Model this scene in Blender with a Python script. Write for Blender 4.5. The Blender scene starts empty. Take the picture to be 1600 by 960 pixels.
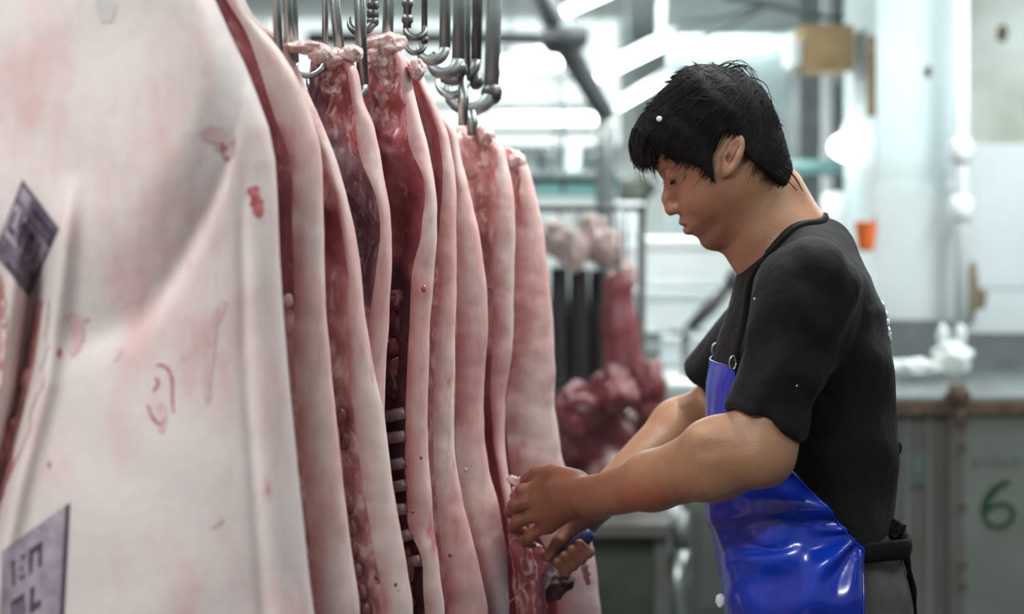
import bpy, bmesh, math, random
import numpy as np
from mathutils import Vector, Matrix, noise as mnoise

random.seed(7)
rng = np.random.default_rng(7)
SC = bpy.context.scene
COL = SC.collection

# ------------------------------------------------------------------ camera
F = 2666.7            # focal length in pixels of the 1600 px wide frame (60 mm on 36 mm)
HZ = 330.0            # pixel row of the eye level
CH = 1.45             # camera height
cam_d = bpy.data.cameras.new('camera')
cam_d.lens = 60.0
cam_d.sensor_width = 36.0
cam_d.shift_y = -(480.0 - HZ) / 1600.0
cam_d.clip_start = 0.05
cam_d.dof.use_dof = True
cam_d.dof.focus_distance = 2.38
cam_d.dof.aperture_fstop = 2.5
cam = bpy.data.objects.new('camera', cam_d)
COL.objects.link(cam)
cam.location = (0, 0, CH)
cam.rotation_euler = (math.pi / 2, 0, 0)
SC.camera = cam

# ------------------------------------------------------------------ daylight through the open front of the hall
w = bpy.data.worlds.new('daylight'); SC.world = w
w.use_nodes = True
w.node_tree.nodes['Background'].inputs['Color'].default_value = (0.86, 0.95, 1.0, 1)
w.node_tree.nodes['Background'].inputs['Strength'].default_value = 0.27

SC.view_settings.view_transform = 'Standard'
SC.view_settings.look = 'None'
SC.view_settings.exposure = 0.50
SC.view_settings.gamma = 1.0
SC.view_settings.use_curve_mapping = False


def P(px, py, Y):
    """photo pixel at distance Y -> place in the hall"""
    return Vector(((px - 800.0) / F * Y, Y, CH + (HZ - py) / F * Y))


def PN(px, py, Y):
    return np.array([(px - 800.0) / F * Y, Y, CH + (HZ - py) / F * Y])


# ------------------------------------------------------------------ materials
def nt(m):
    return m.node_tree.nodes, m.node_tree.links


def mat(name, col, rough=0.5, metal=0.0, spec=0.5, col2=None, scale=8.0, detail=4.0, lo=0.35, hi=0.65,
        bump=0.0, bscale=60.0, sss=0.0, sss_r=(1, .35, .2), sss_s=0.01, sheen=0.0, coat=0.0, stretch=None,
        emit=None, estr=0.0, rough2=None):
    m = bpy.data.materials.new(name); m.use_nodes = True
    n, l = nt(m); b = n['Principled BSDF']
    b.inputs['Base Color'].default_value = (*col, 1)
    b.inputs['Roughness'].default_value = rough
    b.inputs['Metallic'].default_value = metal
    b.inputs['Specular IOR Level'].default_value = spec
    if sss:
        b.inputs['Subsurface Weight'].default_value = sss
        b.inputs['Subsurface Radius'].default_value = sss_r
        b.inputs['Subsurface Scale'].default_value = sss_s
    if sheen:
        b.inputs['Sheen Weight'].default_value = sheen
    if coat:
        b.inputs['Coat Weight'].default_value = coat
        b.inputs['Coat Roughness'].default_value = 0.12
    if emit:
        b.inputs['Emission Color'].default_value = (*emit, 1)
        b.inputs['Emission Strength'].default_value = estr
    tc = n.new('ShaderNodeTexCoord')
    src = tc.outputs['Object']
    if stretch:
        mp = n.new('ShaderNodeMapping'); mp.inputs['Scale'].default_value = stretch
        l.new(src, mp.inputs['Vector']); src = mp.outputs['Vector']
    if col2 is not None:
        t = n.new('ShaderNodeTexNoise'); t.inputs['Scale'].default_value = scale; t.inputs['Detail'].default_value = detail
        l.new(src, t.inputs['Vector'])
        r = n.new('ShaderNodeMapRange'); r.inputs[1].default_value = lo; r.inputs[2].default_value = hi
        l.new(t.outputs['Fac'], r.inputs[0])
        mx = n.new('ShaderNodeMix'); mx.data_type = 'RGBA'
        mx.inputs[6].default_value = (*col, 1); mx.inputs[7].default_value = (*col2, 1)
        l.new(r.outputs[0], mx.inputs[0]); l.new(mx.outputs[2], b.inputs['Base Color'])
        if rough2 is not None:
            rr = n.new('ShaderNodeMapRange'); rr.inputs[3].default_value = rough; rr.inputs[4].default_value = rough2
            l.new(r.outputs[0], rr.inputs[0]); l.new(rr.outputs[0], b.inputs['Roughness'])
    if bump:
        t2 = n.new('ShaderNodeTexNoise'); t2.inputs['Scale'].default_value = bscale; t2.inputs['Detail'].default_value = 5
        l.new(src, t2.inputs['Vector'])
        bp = n.new('ShaderNodeBump'); bp.inputs['Strength'].default_value = bump; bp.inputs['Distance'].default_value = 0.01
        l.new(t2.outputs['Fac'], bp.inputs['Height']); l.new(bp.outputs['Normal'], b.inputs['Normal'])
    return m


def pork_skin(name, base, pink, red, p_lo, p_hi, r_lo, r_hi, seed):
    """pale pig skin with rosy blotches and a few raw scrapes"""
    m = bpy.data.materials.new(name); m.use_nodes = True
    n, l = nt(m); b = n['Principled BSDF']
    b.inputs['Roughness'].default_value = 0.52
    b.inputs['Specular IOR Level'].default_value = 0.35
    b.inputs['Subsurface Weight'].default_value = 0.25
    b.inputs['Subsurface Radius'].default_value = (1.0, 0.45, 0.35)
    b.inputs['Subsurface Scale'].default_value = 0.012
    tc = n.new('ShaderNodeTexCoord')
    mp = n.new('ShaderNodeMapping'); mp.inputs['Location'].default_value = (seed * 3.1, seed * 1.7, seed * 2.3)
    mp.inputs['Scale'].default_value = (1.0, 1.0, 0.42)
    l.new(tc.outputs['Object'], mp.inputs['Vector'])

    def band(scale, det, lo, hi):
        t = n.new('ShaderNodeTexNoise'); t.inputs['Scale'].default_value = scale; t.inputs['Detail'].default_value = det
        t.inputs['Roughness'].default_value = 0.70
        l.new(mp.outputs['Vector'], t.inputs['Vector'])
        r = n.new('ShaderNodeMapRange'); r.interpolation_type = 'SMOOTHSTEP'
        r.inputs[1].default_value = lo; r.inputs[2].default_value = hi
        l.new(t.outputs['Fac'], r.inputs[0]); return r.outputs[0]
    f1 = band(11.0, 8.0, p_lo, p_hi)
    f2 = band(15.0, 8.0, r_lo, r_hi)
    m1 = n.new('ShaderNodeMix'); m1.data_type = 'RGBA'
    m1.inputs[6].default_value = (*base, 1); m1.inputs[7].default_value = (*pink, 1); l.new(f1, m1.inputs[0])
    m2 = n.new('ShaderNodeMix'); m2.data_type = 'RGBA'
    m2.inputs[7].default_value = (*red, 1); l.new(m1.outputs[2], m2.inputs[6]); l.new(f2, m2.inputs[0])
    at = n.new('ShaderNodeAttribute'); at.attribute_name = 'raw'      # raw flesh along the cut rim
    m3 = n.new('ShaderNodeMix'); m3.data_type = 'RGBA'; m3.inputs[7].default_value = (.44, .13, .125, 1)
    l.new(at.outputs['Fac'], m3.inputs[0]); l.new(m2.outputs[2], m3.inputs[6])
    l.new(m3.outputs[2], b.inputs['Base Color'])
    t3 = n.new('ShaderNodeTexNoise'); t3.inputs['Scale'].default_value = 55; t3.inputs['Detail'].default_value = 5
    l.new(tc.outputs['Object'], t3.inputs['Vector'])
    bp = n.new('ShaderNodeBump'); bp.inputs['Strength'].default_value = 0.18; bp.inputs['Distance'].default_value = 0.006
    l.new(t3.outputs['Fac'], bp.inputs['Height']); l.new(bp.outputs['Normal'], b.inputs['Normal'])
    return m


def meat(name, dark, red, fat, f_lo, f_hi, scale=26, rough=0.38, wet=0.3):
    """raw cut meat: two reds and a marbling of fat"""
    m = bpy.data.materials.new(name); m.use_nodes = True
    n, l = nt(m); b = n['Principled BSDF']
    b.inputs['Roughness'].default_value = rough
    b.inputs['Coat Weight'].default_value = wet; b.inputs['Coat Roughness'].default_value = 0.3
    b.inputs['Subsurface Weight'].default_value = 0.15
    b.inputs['Subsurface Radius'].default_value = (1, .2, .15); b.inputs['Subsurface Scale'].default_value = 0.008
    tc = n.new('ShaderNodeTexCoord')
    mp = n.new('ShaderNodeMapping'); mp.inputs['Scale'].default_value = (1, 1, .5)
    l.new(tc.outputs['Object'], mp.inputs['Vector'])
    t = n.new('ShaderNodeTexNoise'); t.inputs['Scale'].default_value = scale; t.inputs['Detail'].default_value = 6
    t.inputs['Distortion'].default_value = 0.6
    l.new(mp.outputs['Vector'], t.inputs['Vector'])
    t2 = n.new('ShaderNodeTexNoise'); t2.inputs['Scale'].default_value = scale * 2.3; t2.inputs['Detail'].default_value = 5
    t2.inputs['Distortion'].default_value = 1.2
    l.new(mp.outputs['Vector'], t2.inputs['Vector'])
    r = n.new('ShaderNodeMapRange'); r.inputs[1].default_value = .36; r.inputs[2].default_value = .62
    l.new(t.outputs['Fac'], r.inputs[0])
    r2 = n.new('ShaderNodeMapRange'); r2.inputs[1].default_value = f_lo; r2.inputs[2].default_value = f_hi
    l.new(t2.outputs['Fac'], r2.inputs[0])
    m1 = n.new('ShaderNodeMix'); m1.data_type = 'RGBA'
    m1.inputs[6].default_value = (*dark, 1); m1.inputs[7].default_value = (*red, 1); l.new(r.outputs[0], m1.inputs[0])
    m2 = n.new('ShaderNodeMix'); m2.data_type = 'RGBA'
    m2.inputs[7].default_value = (*fat, 1); l.new(m1.outputs[2], m2.inputs[6]); l.new(r2.outputs[0], m2.inputs[0])
    l.new(m2.outputs[2], b.inputs['Base Color'])
    bp = n.new('ShaderNodeBump'); bp.inputs['Strength'].default_value = 0.45; bp.inputs['Distance'].default_value = 0.006
    l.new(t2.outputs['Fac'], bp.inputs['Height']); l.new(bp.outputs['Normal'], b.inputs['Normal'])
    return m


MEATS = {  # dark lean, light lean, fat, where the fat marbling starts and ends, wetness
    'ham': ((.22, .035, .045), (.43, .11, .11), (.70, .47, .44), .49, .64),
    'lean': ((.20, .035, .05), (.32, .08, .09), (.46, .19, .19), .60, .80),
    'rosy': ((.42, .13, .13), (.56, .25, .24), (.66, .41, .38), .47, .64),
    'lining': ((.13, .055, .075), (.27, .12, .14), (.44, .30, .32), .54, .72),
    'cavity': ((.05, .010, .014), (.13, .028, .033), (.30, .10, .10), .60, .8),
}


def meat_blend(name, zones):
    """cut face of a side of pork: up to four kinds of flesh that run into one another"""
    m = bpy.data.materials.new(name); m.use_nodes = True
    n, l = nt(m); b = n['Principled BSDF']
    b.inputs['Roughness'].default_value = .38
    b.inputs['Coat Weight'].default_value = .35; b.inputs['Coat Roughness'].default_value = .3
    b.inputs['Subsurface Weight'].default_value = .12
    b.inputs['Subsurface Radius'].default_value = (1, .2, .15); b.inputs['Subsurface Scale'].default_value = .008
    tc = n.new('ShaderNodeTexCoord')
    mp = n.new('ShaderNodeMapping'); mp.inputs['Scale'].default_value = (1, 1, .5)
    l.new(tc.outputs['Object'], mp.inputs['Vector'])
    at = n.new('ShaderNodeAttribute'); at.attribute_name = 'zone'
    sp = n.new('ShaderNodeSeparateColor'); l.new(at.outputs['Color'], sp.inputs[0])
    t = n.new('ShaderNodeTexNoise'); t.inputs['Scale'].default_value = 28; t.inputs['Detail'].default_value = 6; t.inputs['Distortion'].default_value = .6
    t2 = n.new('ShaderNodeTexNoise'); t2.inputs['Scale'].default_value = 62; t2.inputs['Detail'].default_value = 5; t2.inputs['Distortion'].default_value = 1.2
    l.new(mp.outputs['Vector'], t.inputs['Vector']); l.new(mp.outputs['Vector'], t2.inputs['Vector'])
    r = n.new('ShaderNodeMapRange'); r.inputs[1].default_value = .36; r.inputs[2].default_value = .62; l.new(t.outputs['Fac'], r.inputs[0])
    cur = None
    for i, zn in enumerate(zones):
        dk, rd, ft, flo, fhi = MEATS[zn]
        r2 = n.new('ShaderNodeMapRange'); r2.inputs[1].default_value = flo; r2.inputs[2].default_value = fhi; l.new(t2.outputs['Fac'], r2.inputs[0])
        m1 = n.new('ShaderNodeMix'); m1.data_type = 'RGBA'; m1.inputs[6].default_value = (*dk, 1); m1.inputs[7].default_value = (*rd, 1); l.new(r.outputs[0], m1.inputs[0])
        m2 = n.new('ShaderNodeMix'); m2.data_type = 'RGBA'; m2.inputs[7].default_value = (*ft, 1); l.new(m1.outputs[2], m2.inputs[6]); l.new(r2.outputs[0], m2.inputs[0])
        if cur is None: cur = m2.outputs[2]
        else:
            mm = n.new('ShaderNodeMix'); mm.data_type = 'RGBA'; l.new(sp.outputs[i - 1], mm.inputs[0]); l.new(cur, mm.inputs[6]); l.new(m2.outputs[2], mm.inputs[7]); cur = mm.outputs[2]
    l.new(cur, b.inputs['Base Color'])
    bp = n.new('ShaderNodeBump'); bp.inputs['Strength'].default_value = .45; bp.inputs['Distance'].default_value = .006
    l.new(t2.outputs['Fac'], bp.inputs['Height']); l.new(bp.outputs['Normal'], b.inputs['Normal'])
    return m


M = {}
M['skinA'] = pork_skin('pork_skin_pale', (.675, .565, .545), (.64, .415, .41), (.53, .20, .195), .43, .68, .64, .78, 1)
for k_ in range(8):
    M['skin%d' % k_] = pork_skin('pork_skin', (.67, .515, .48), (.60, .32, .305), (.45, .12, .115), .37, .62, .57, .73, k_ + 2)
M['ham'] = meat('marbled_ham_meat', (.22, .035, .045), (.42, .10, .10), (.68, .44, .42), .50, .66, 30)
M['lean'] = meat('lean_cut_meat', (.20, .035, .05), (.31, .075, .085), (.45, .18, .18), .60, .80, 22, .42)
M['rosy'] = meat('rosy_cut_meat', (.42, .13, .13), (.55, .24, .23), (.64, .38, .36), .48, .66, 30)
M['lining'] = meat('belly_lining', (.13, .055, .075), (.26, .115, .135), (.42, .28, .30), .56, .74, 14, .3, .5)
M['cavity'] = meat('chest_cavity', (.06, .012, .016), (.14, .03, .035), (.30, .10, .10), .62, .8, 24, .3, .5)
M['rib'] = mat('rib_bone', (.26, .165, .18), .35, col2=(.17, .075, .088), scale=30, coat=.3, sss=.1)
M['fat'] = mat('white_fat', (.72, .60, .57), .45, col2=(.62, .40, .38), scale=35, coat=.2, sss=.2, bump=.3, bscale=90)
M['vert'] = mat('vertebra_marrow', (.16, .035, .04), .4, col2=(.28, .09, .09), scale=60, coat=.3)
M['ink'] = mat('purple_stamp_ink', (.115, .08, .12), .55, col2=(.20, .15, .19), scale=70, lo=.4, hi=.62)
M['ink_d'] = mat('dark_stamp_ink', (.055, .03, .055), .55, col2=(.09, .055, .09), scale=90)
M['ink_p'] = mat('faded_stamp_ink', (.42, .33, .38), .55, col2=(.27, .205, .26), scale=60)
M['blood'] = mat('blood', (.40, .06, .07), .4, col2=(.50, .16, .16), scale=90)
M['bloodl'] = mat('thin_blood', (.58, .34, .335), .5, col2=(.64, .45, .44), scale=120)
M['steel'] = mat('stainless_steel', (.42, .45, .44), .34, 1.0, col2=(.30, .33, .32), scale=14, bump=.05)
M['steel_d'] = mat('worn_steel', (.16, .17, .165), .45, .85, col2=(.09, .085, .08), scale=22, bump=.15)
M['galv'] = mat('galvanised_pipe', (.30, .32, .32), .45, .7, col2=(.20, .22, .22), scale=9)
M['blade'] = mat('knife_blade', (.5, .5, .5), .22, 1.0, col2=(.35, .25, .25), scale=40)
M['handle'] = mat('blue_knife_handle', (.03, .05, .13), .35, col2=(.05, .08, .18), scale=30)
M['shirt'] = mat('black_cotton', (.0058, .0040, .0050), .85, spec=.16, col2=(.0085, .0062, .0072), scale=40, sheen=.035, bump=.75, bscale=17)
M['apron'] = mat('blue_vinyl', (.003, .045, .50), .24, spec=.6, col2=(.003, .018, .31), scale=7, bump=.05, bscale=26, coat=.25)
M['trouser'] = mat('brown_grey_trousers', (.075, .062, .060), .9, col2=(.10, .082, .08), scale=30, bump=.1, bscale=200)
M['strap'] = mat('black_strap', (.006, .0045, .005), .8, spec=.15, bump=.1, bscale=200)
M['hair'] = mat('black_hair', (.0070, .0055, .006), .75, spec=.12, col2=(.012, .009, .009), scale=80)
M['boot'] = mat('white_rubber_boot', (.55, .55, .52), .4)
M['white'] = mat('white_print', (.75, .76, .78), .6)
M['eye'] = mat('eye_white', (.55, .5, .46), .15)


def skin_mat():
    m = bpy.data.materials.new('human_skin'); m.use_nodes = True
    n, l = nt(m); b = n['Principled BSDF']
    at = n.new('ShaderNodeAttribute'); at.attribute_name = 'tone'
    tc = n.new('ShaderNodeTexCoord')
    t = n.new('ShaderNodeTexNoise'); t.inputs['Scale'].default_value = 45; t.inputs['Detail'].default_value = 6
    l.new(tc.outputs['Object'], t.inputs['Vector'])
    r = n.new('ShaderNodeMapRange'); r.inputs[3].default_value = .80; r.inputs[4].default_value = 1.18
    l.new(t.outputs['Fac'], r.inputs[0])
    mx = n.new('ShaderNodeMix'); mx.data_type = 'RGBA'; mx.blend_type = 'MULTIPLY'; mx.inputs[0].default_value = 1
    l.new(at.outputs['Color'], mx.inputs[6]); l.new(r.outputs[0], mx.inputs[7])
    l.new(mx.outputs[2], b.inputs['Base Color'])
    b.inputs['Roughness'].default_value = .46; b.inputs['Specular IOR Level'].default_value = .4
    b.inputs['Subsurface Weight'].default_value = .12
    b.inputs['Subsurface Radius'].default_value = (1, .35, .2); b.inputs['Subsurface Scale'].default_value = .006
    t2 = n.new('ShaderNodeTexNoise'); t2.inputs['Scale'].default_value = 190; t2.inputs['Detail'].default_value = 4
    l.new(tc.outputs['Object'], t2.inputs['Vector'])
    bp = n.new('ShaderNodeBump'); bp.inputs['Strength'].default_value = .16; bp.inputs['Distance'].default_value = .004
    l.new(t2.outputs['Fac'], bp.inputs['Height']); l.new(bp.outputs['Normal'], b.inputs['Normal'])
    return m


M['man'] = skin_mat()
M['concrete'] = mat('dirty_painted_concrete', (.56, .60, .575), .8, col2=(.33, .35, .30), scale=2.2, lo=.46, hi=.72, bump=.2, bscale=20)
M['cyanwall'] = mat('pale_cyan_paint', (.60, .70, .72), .6, col2=(.46, .51, .49), scale=2.0, lo=.52, hi=.80)
M['tile'] = mat('white_wall_panel', (.66, .70, .72), .3, col2=(.58, .63, .65), scale=2)
M['pale'] = mat('pale_grey_paint', (.62, .66, .65), .6, col2=(.52, .57, .56), scale=1.5)
M['ceil'] = mat('ceiling_paint', (.72, .77, .77), .7, col2=(.62, .67, .67), scale=1)
M['floor'] = mat('wet_concrete_floor', (.085, .09, .078), .35, col2=(.05, .055, .048), scale=2.5, bump=.15, bscale=12, rough2=.12)
M['beam'] = mat('grey_painted_beam', (.17, .185, .19), .55, col2=(.11, .115, .12), scale=8)
M['teal'] = mat('teal_paint', (.12, .27, .26), .5, col2=(.18, .34, .33), scale=6)
M['card'] = mat('brown_cardboard', (.36, .25, .13), .8, col2=(.28, .19, .09), scale=9)
M['wood'] = mat('brown_board', (.17, .11, .055), .7, col2=(.11, .07, .035), scale=14)
M['orange'] = mat('orange_plastic', (.80, .16, .03), .4)
M['foam'] = mat('white_foam_box', (.78, .80, .80), .6, col2=(.68, .72, .73), scale=6)
M['tube'] = mat('lit_fluorescent_tube', (.9, .95, .95), .5, emit=(.88, .98, 1.0), estr=8.0)
M['bulb'] = mat('lit_bulb', (.9, .95, .95), .5, emit=(.95, 1.0, .98), estr=3.5)
M['rubber'] = mat('dark_rubber_sheet', (.035, .034, .036), .5, col2=(.055, .05, .052), scale=6)
M['counter'] = mat('counter_steel', (.40, .43, .43), .32, .9, col2=(.28, .30, .30), scale=5, bump=.05)
M['splash'] = mat('dull_steel_backsplash', (.20, .215, .225), .4, .7, col2=(.14, .145, .15), scale=6)
M['panel'] = mat('worn_grey_panel', (.135, .13, .122), .6, col2=(.10, .085, .075), scale=3.5)
M['panelg'] = mat('grey_green_panel', (.215, .235, .215), .55, col2=(.165, .175, .155), scale=3)
M['rust'] = mat('rust', (.09, .055, .035), .8, col2=(.15, .10, .07), scale=30)
M['green'] = mat('dark_green_paint', (.008, .055, .026), .6)
M['greenf'] = mat('faded_green_paint', (.115, .145, .125), .7)
M['bagp'] = mat('white_plastic_bag', (.72, .76, .75), .35, bump=.5, bscale=30)
M['cable'] = mat('grey_cable', (.10, .13, .135), .6)
M['olive'] = mat('dark_olive_cloth', (.045, .05, .04), .8, col2=(.07, .075, .06), scale=10)
M['glow_back'] = mat('glowing_back_sheet', (.8, .85, .84), .6, emit=(.88, .97, .95), estr=.62)  # glows by itself, added to brighten the far background
M['stain'] = mat('brown_wall_stain', (.16, .11, .06), .8, col2=(.28, .22, .14), scale=25)


# ------------------------------------------------------------------ mesh helpers
def tag(o, label=None, cat=None, group=None, kind=None):
    if label: o['label'] = label
    if cat: o['category'] = cat
    if group: o['group'] = group
    if kind: o['kind'] = kind
    return o


def empty(name, loc, label, cat, group=None):
    o = bpy.data.objects.new(name, None); COL.objects.link(o)
    o.location = loc; o.empty_display_size = .05
    return tag(o, label, cat, group)


def mk(name, verts, faces, m, parent=None, smooth=True, mi=None):
    me = bpy.data.meshes.new(name)
    me.from_pydata([tuple(map(float, v)) for v in verts] if not isinstance(verts, np.ndarray) else verts.tolist(), [],
                   faces if not isinstance(faces, np.ndarray) else faces.tolist())
    ms = m if isinstance(m, (list, tuple)) else [m]
    for q in ms: me.materials.append(q)
    if mi is not None: me.polygons.foreach_set('material_index', np.asarray(mi, dtype=np.int32))
    me.polygons.foreach_set('use_smooth', np.full(len(me.polygons), smooth))
    me.update()
    o = bpy.data.objects.new(name, me); COL.objects.link(o)
    if parent is not None:
        o.parent = parent
        o.location = -parent.location if parent.parent is None else (0, 0, 0)   # all shapes are written in hall coordinates
    return o


def from_bm(name, bm, m, parent=None, smooth=False):
    me = bpy.data.meshes.new(name)
    bmesh.ops.recalc_face_normals(bm, faces=bm.faces)
    bm.to_mesh(me); bm.free()
    for q in (m if isinstance(m, (list, tuple)) else [m]): me.materials.append(q)
    me.polygons.foreach_set('use_smooth', np.full(len(me.polygons), smooth))
    o = bpy.data.objects.new(name, me); COL.objects.link(o)
    if parent is not None:
        o.parent = parent; o.location = -parent.location if parent.parent is None else (0, 0, 0)
    return o


def box_bm(lo, hi, bev=0.0, seg=2):
    bm = bmesh.new()
    bmesh.ops.create_cube(bm, size=1)
    for v in bm.verts:
        v.co = Vector([(lo[i] + hi[i]) / 2 + v.co[i] * (hi[i] - lo[i]) for i in range(3)])
    if bev: bmesh.ops.bevel(bm, geom=bm.edges[:], offset=bev, segments=seg, affect='EDGES', profile=.6)
    return bm


def box(name, lo, hi, m, parent=None, bev=0.0):
    lo, hi = [min(a, b) for a, b in zip(lo, hi)], [max(a, b) for a, b in zip(lo, hi)]
    return from_bm(name, box_bm(lo, hi, bev), m, parent)


def pbox(name, x0, y0, x1, y1, Y, depth, m, parent=None, bev=0.0):
    a, b = P(x0, y1, Y), P(x1, y0, Y)
    return box(name, (a.x, Y, a.z), (b.x, Y + depth, b.z), m, parent, bev)


def tube_geo(pts, rad, n=10, flat=1.0):
    """swept tube along pts; rad one number or one per point"""
    pts = [Vector(p) for p in pts]
    R = rad if isinstance(rad, (list, tuple, np.ndarray)) else [rad] * len(pts)
    vs, fs = [], []
    up = None
    for i, p in enumerate(pts):
        d = (pts[min(i + 1, len(pts) - 1)] - pts[max(i - 1, 0)]).normalized()
        if up is None:
            up = Vector((0, 1, 0)) if abs(d.y) < .8 else Vector((1, 0, 0))
        s = d.cross(up).normalized(); up = s.cross(d).normalized()
        for k in range(n):
            a = 2 * math.pi * k / n
            vs.append(p + s * (math.cos(a) * R[i]) + up * (math.sin(a) * R[i] * flat))
    for i in range(len(pts) - 1):
        for k in range(n):
            a, b = i * n + k, i * n + (k + 1) % n
            fs.append((a, b, b + n, a + n))
    fs.append(tuple(range(n - 1, -1, -1)))
    fs.append(tuple(range((len(pts) - 1) * n, len(pts) * n)))
    return vs, fs


def tube(name, pts, rad, m, parent=None, n=10, flat=1.0, smooth=True):
    vs, fs = tube_geo(pts, rad, n, flat)
    return mk(name, vs, fs, m, parent, smooth)


def curve(pts, n=24):
    """Catmull-Rom through pts"""
    q = [np.array(p, dtype=float) for p in pts]
    q = [2 * q[0] - q[1]] + q + [2 * q[-1] - q[-2]]
    out = []
    segs = len(q) - 3
    per = max(2, n // segs)
    for i in range(segs):
        a, b, c, d = q[i:i + 4]
        for t in np.linspace(0, 1, per, endpoint=False):
            out.append(.5 * ((2 * b) + (c - a) * t + (2 * a - 5 * b + 4 * c - d) * t * t + (3 * b - 3 * c + d - a) * t ** 3))
    out.append(q[-2])
    return out


def sst(a, b, x):
    t = np.clip((x - a) / (b - a), 0, 1)
    return t * t * (3 - 2 * t)


def fbm(x, y, z, s=1.0):
    return mnoise.fractal(Vector((x * s, y * s, z * s)), 1.0, 2.0, 3)


def lump(name, c, r, m, parent=None, seed=0, amp=.18, freq=2.2, seg=4, sq=None):
    """an irregular rounded lump"""
    bm = bmesh.new()
    bmesh.ops.create_icosphere(bm, subdivisions=seg, radius=1)
    for v in bm.verts:
        d = v.co.copy()
        k = 1 + amp * fbm(d.x + seed * 5.3, d.y + seed, d.z - seed * 2.1, freq)
        if sq: k *= sq(d)
        v.co = Vector((c[0] + d.x * r[0] * k, c[1] + d.y * r[1] * k, c[2] + d.z * r[2] * k))
    return from_bm(name, bm, m, parent, True)


# ------------------------------------------------------------------ solid-shape mesher (smooth unions of rounded bodies)
def smin(a, b, k):
    h = np.clip(.5 + .5 * (b - a) / k, 0, 1)
    return b + (a - b) * h - k * h * (1 - h)


def smax(a, b, k):
    return -smin(-a, -b, k)


def ell(p, c, r, A=None):
    q = p - np.asarray(c, dtype=np.float32)
    if A is not None: q = q @ np.asarray(A, dtype=np.float32).T
    r = np.asarray(r, dtype=np.float32)
    k0 = np.sqrt(((q / r) ** 2).sum(1)); k1 = np.sqrt(((q / (r * r)) ** 2).sum(1)) + 1e-9
    return k0 * (k0 - 1) / k1


def rc(p, a, b, ra, rb):
    a = np.asarray(a, dtype=np.float32); b = np.asarray(b, dtype=np.float32)
    pa = p - a; ba = b - a
    h = np.clip(pa @ ba / float(ba @ ba), 0, 1)
    return np.sqrt(((pa - h[:, None] * ba) ** 2).sum(1)) - (ra + (rb - ra) * h)


def poly_sd(x, z, V):
    """signed distance to a closed polygon in the plane, negative inside"""
    d = np.full(x.shape, 1e9, dtype=np.float32); ins = np.zeros(x.shape, dtype=bool)
    n = len(V)
    for i in range(n):
        x0, z0 = V[i]; x1, z1 = V[(i + 1) % n]
        ex, ez = x1 - x0, z1 - z0
        t = np.clip(((x - x0) * ex + (z - z0) * ez) / (ex * ex + ez * ez + 1e-12), 0, 1)
        d = np.minimum(d, (x - x0 - t * ex) ** 2 + (z - z0 - t * ez) ** 2)
        if abs(ez) > 1e-12:
            c = ((z0 > z) != (z1 > z)) & (x < ex * (z - z0) / ez + x0)
            ins ^= c
    d = np.sqrt(d)
    return np.where(ins, -d, d)


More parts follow.
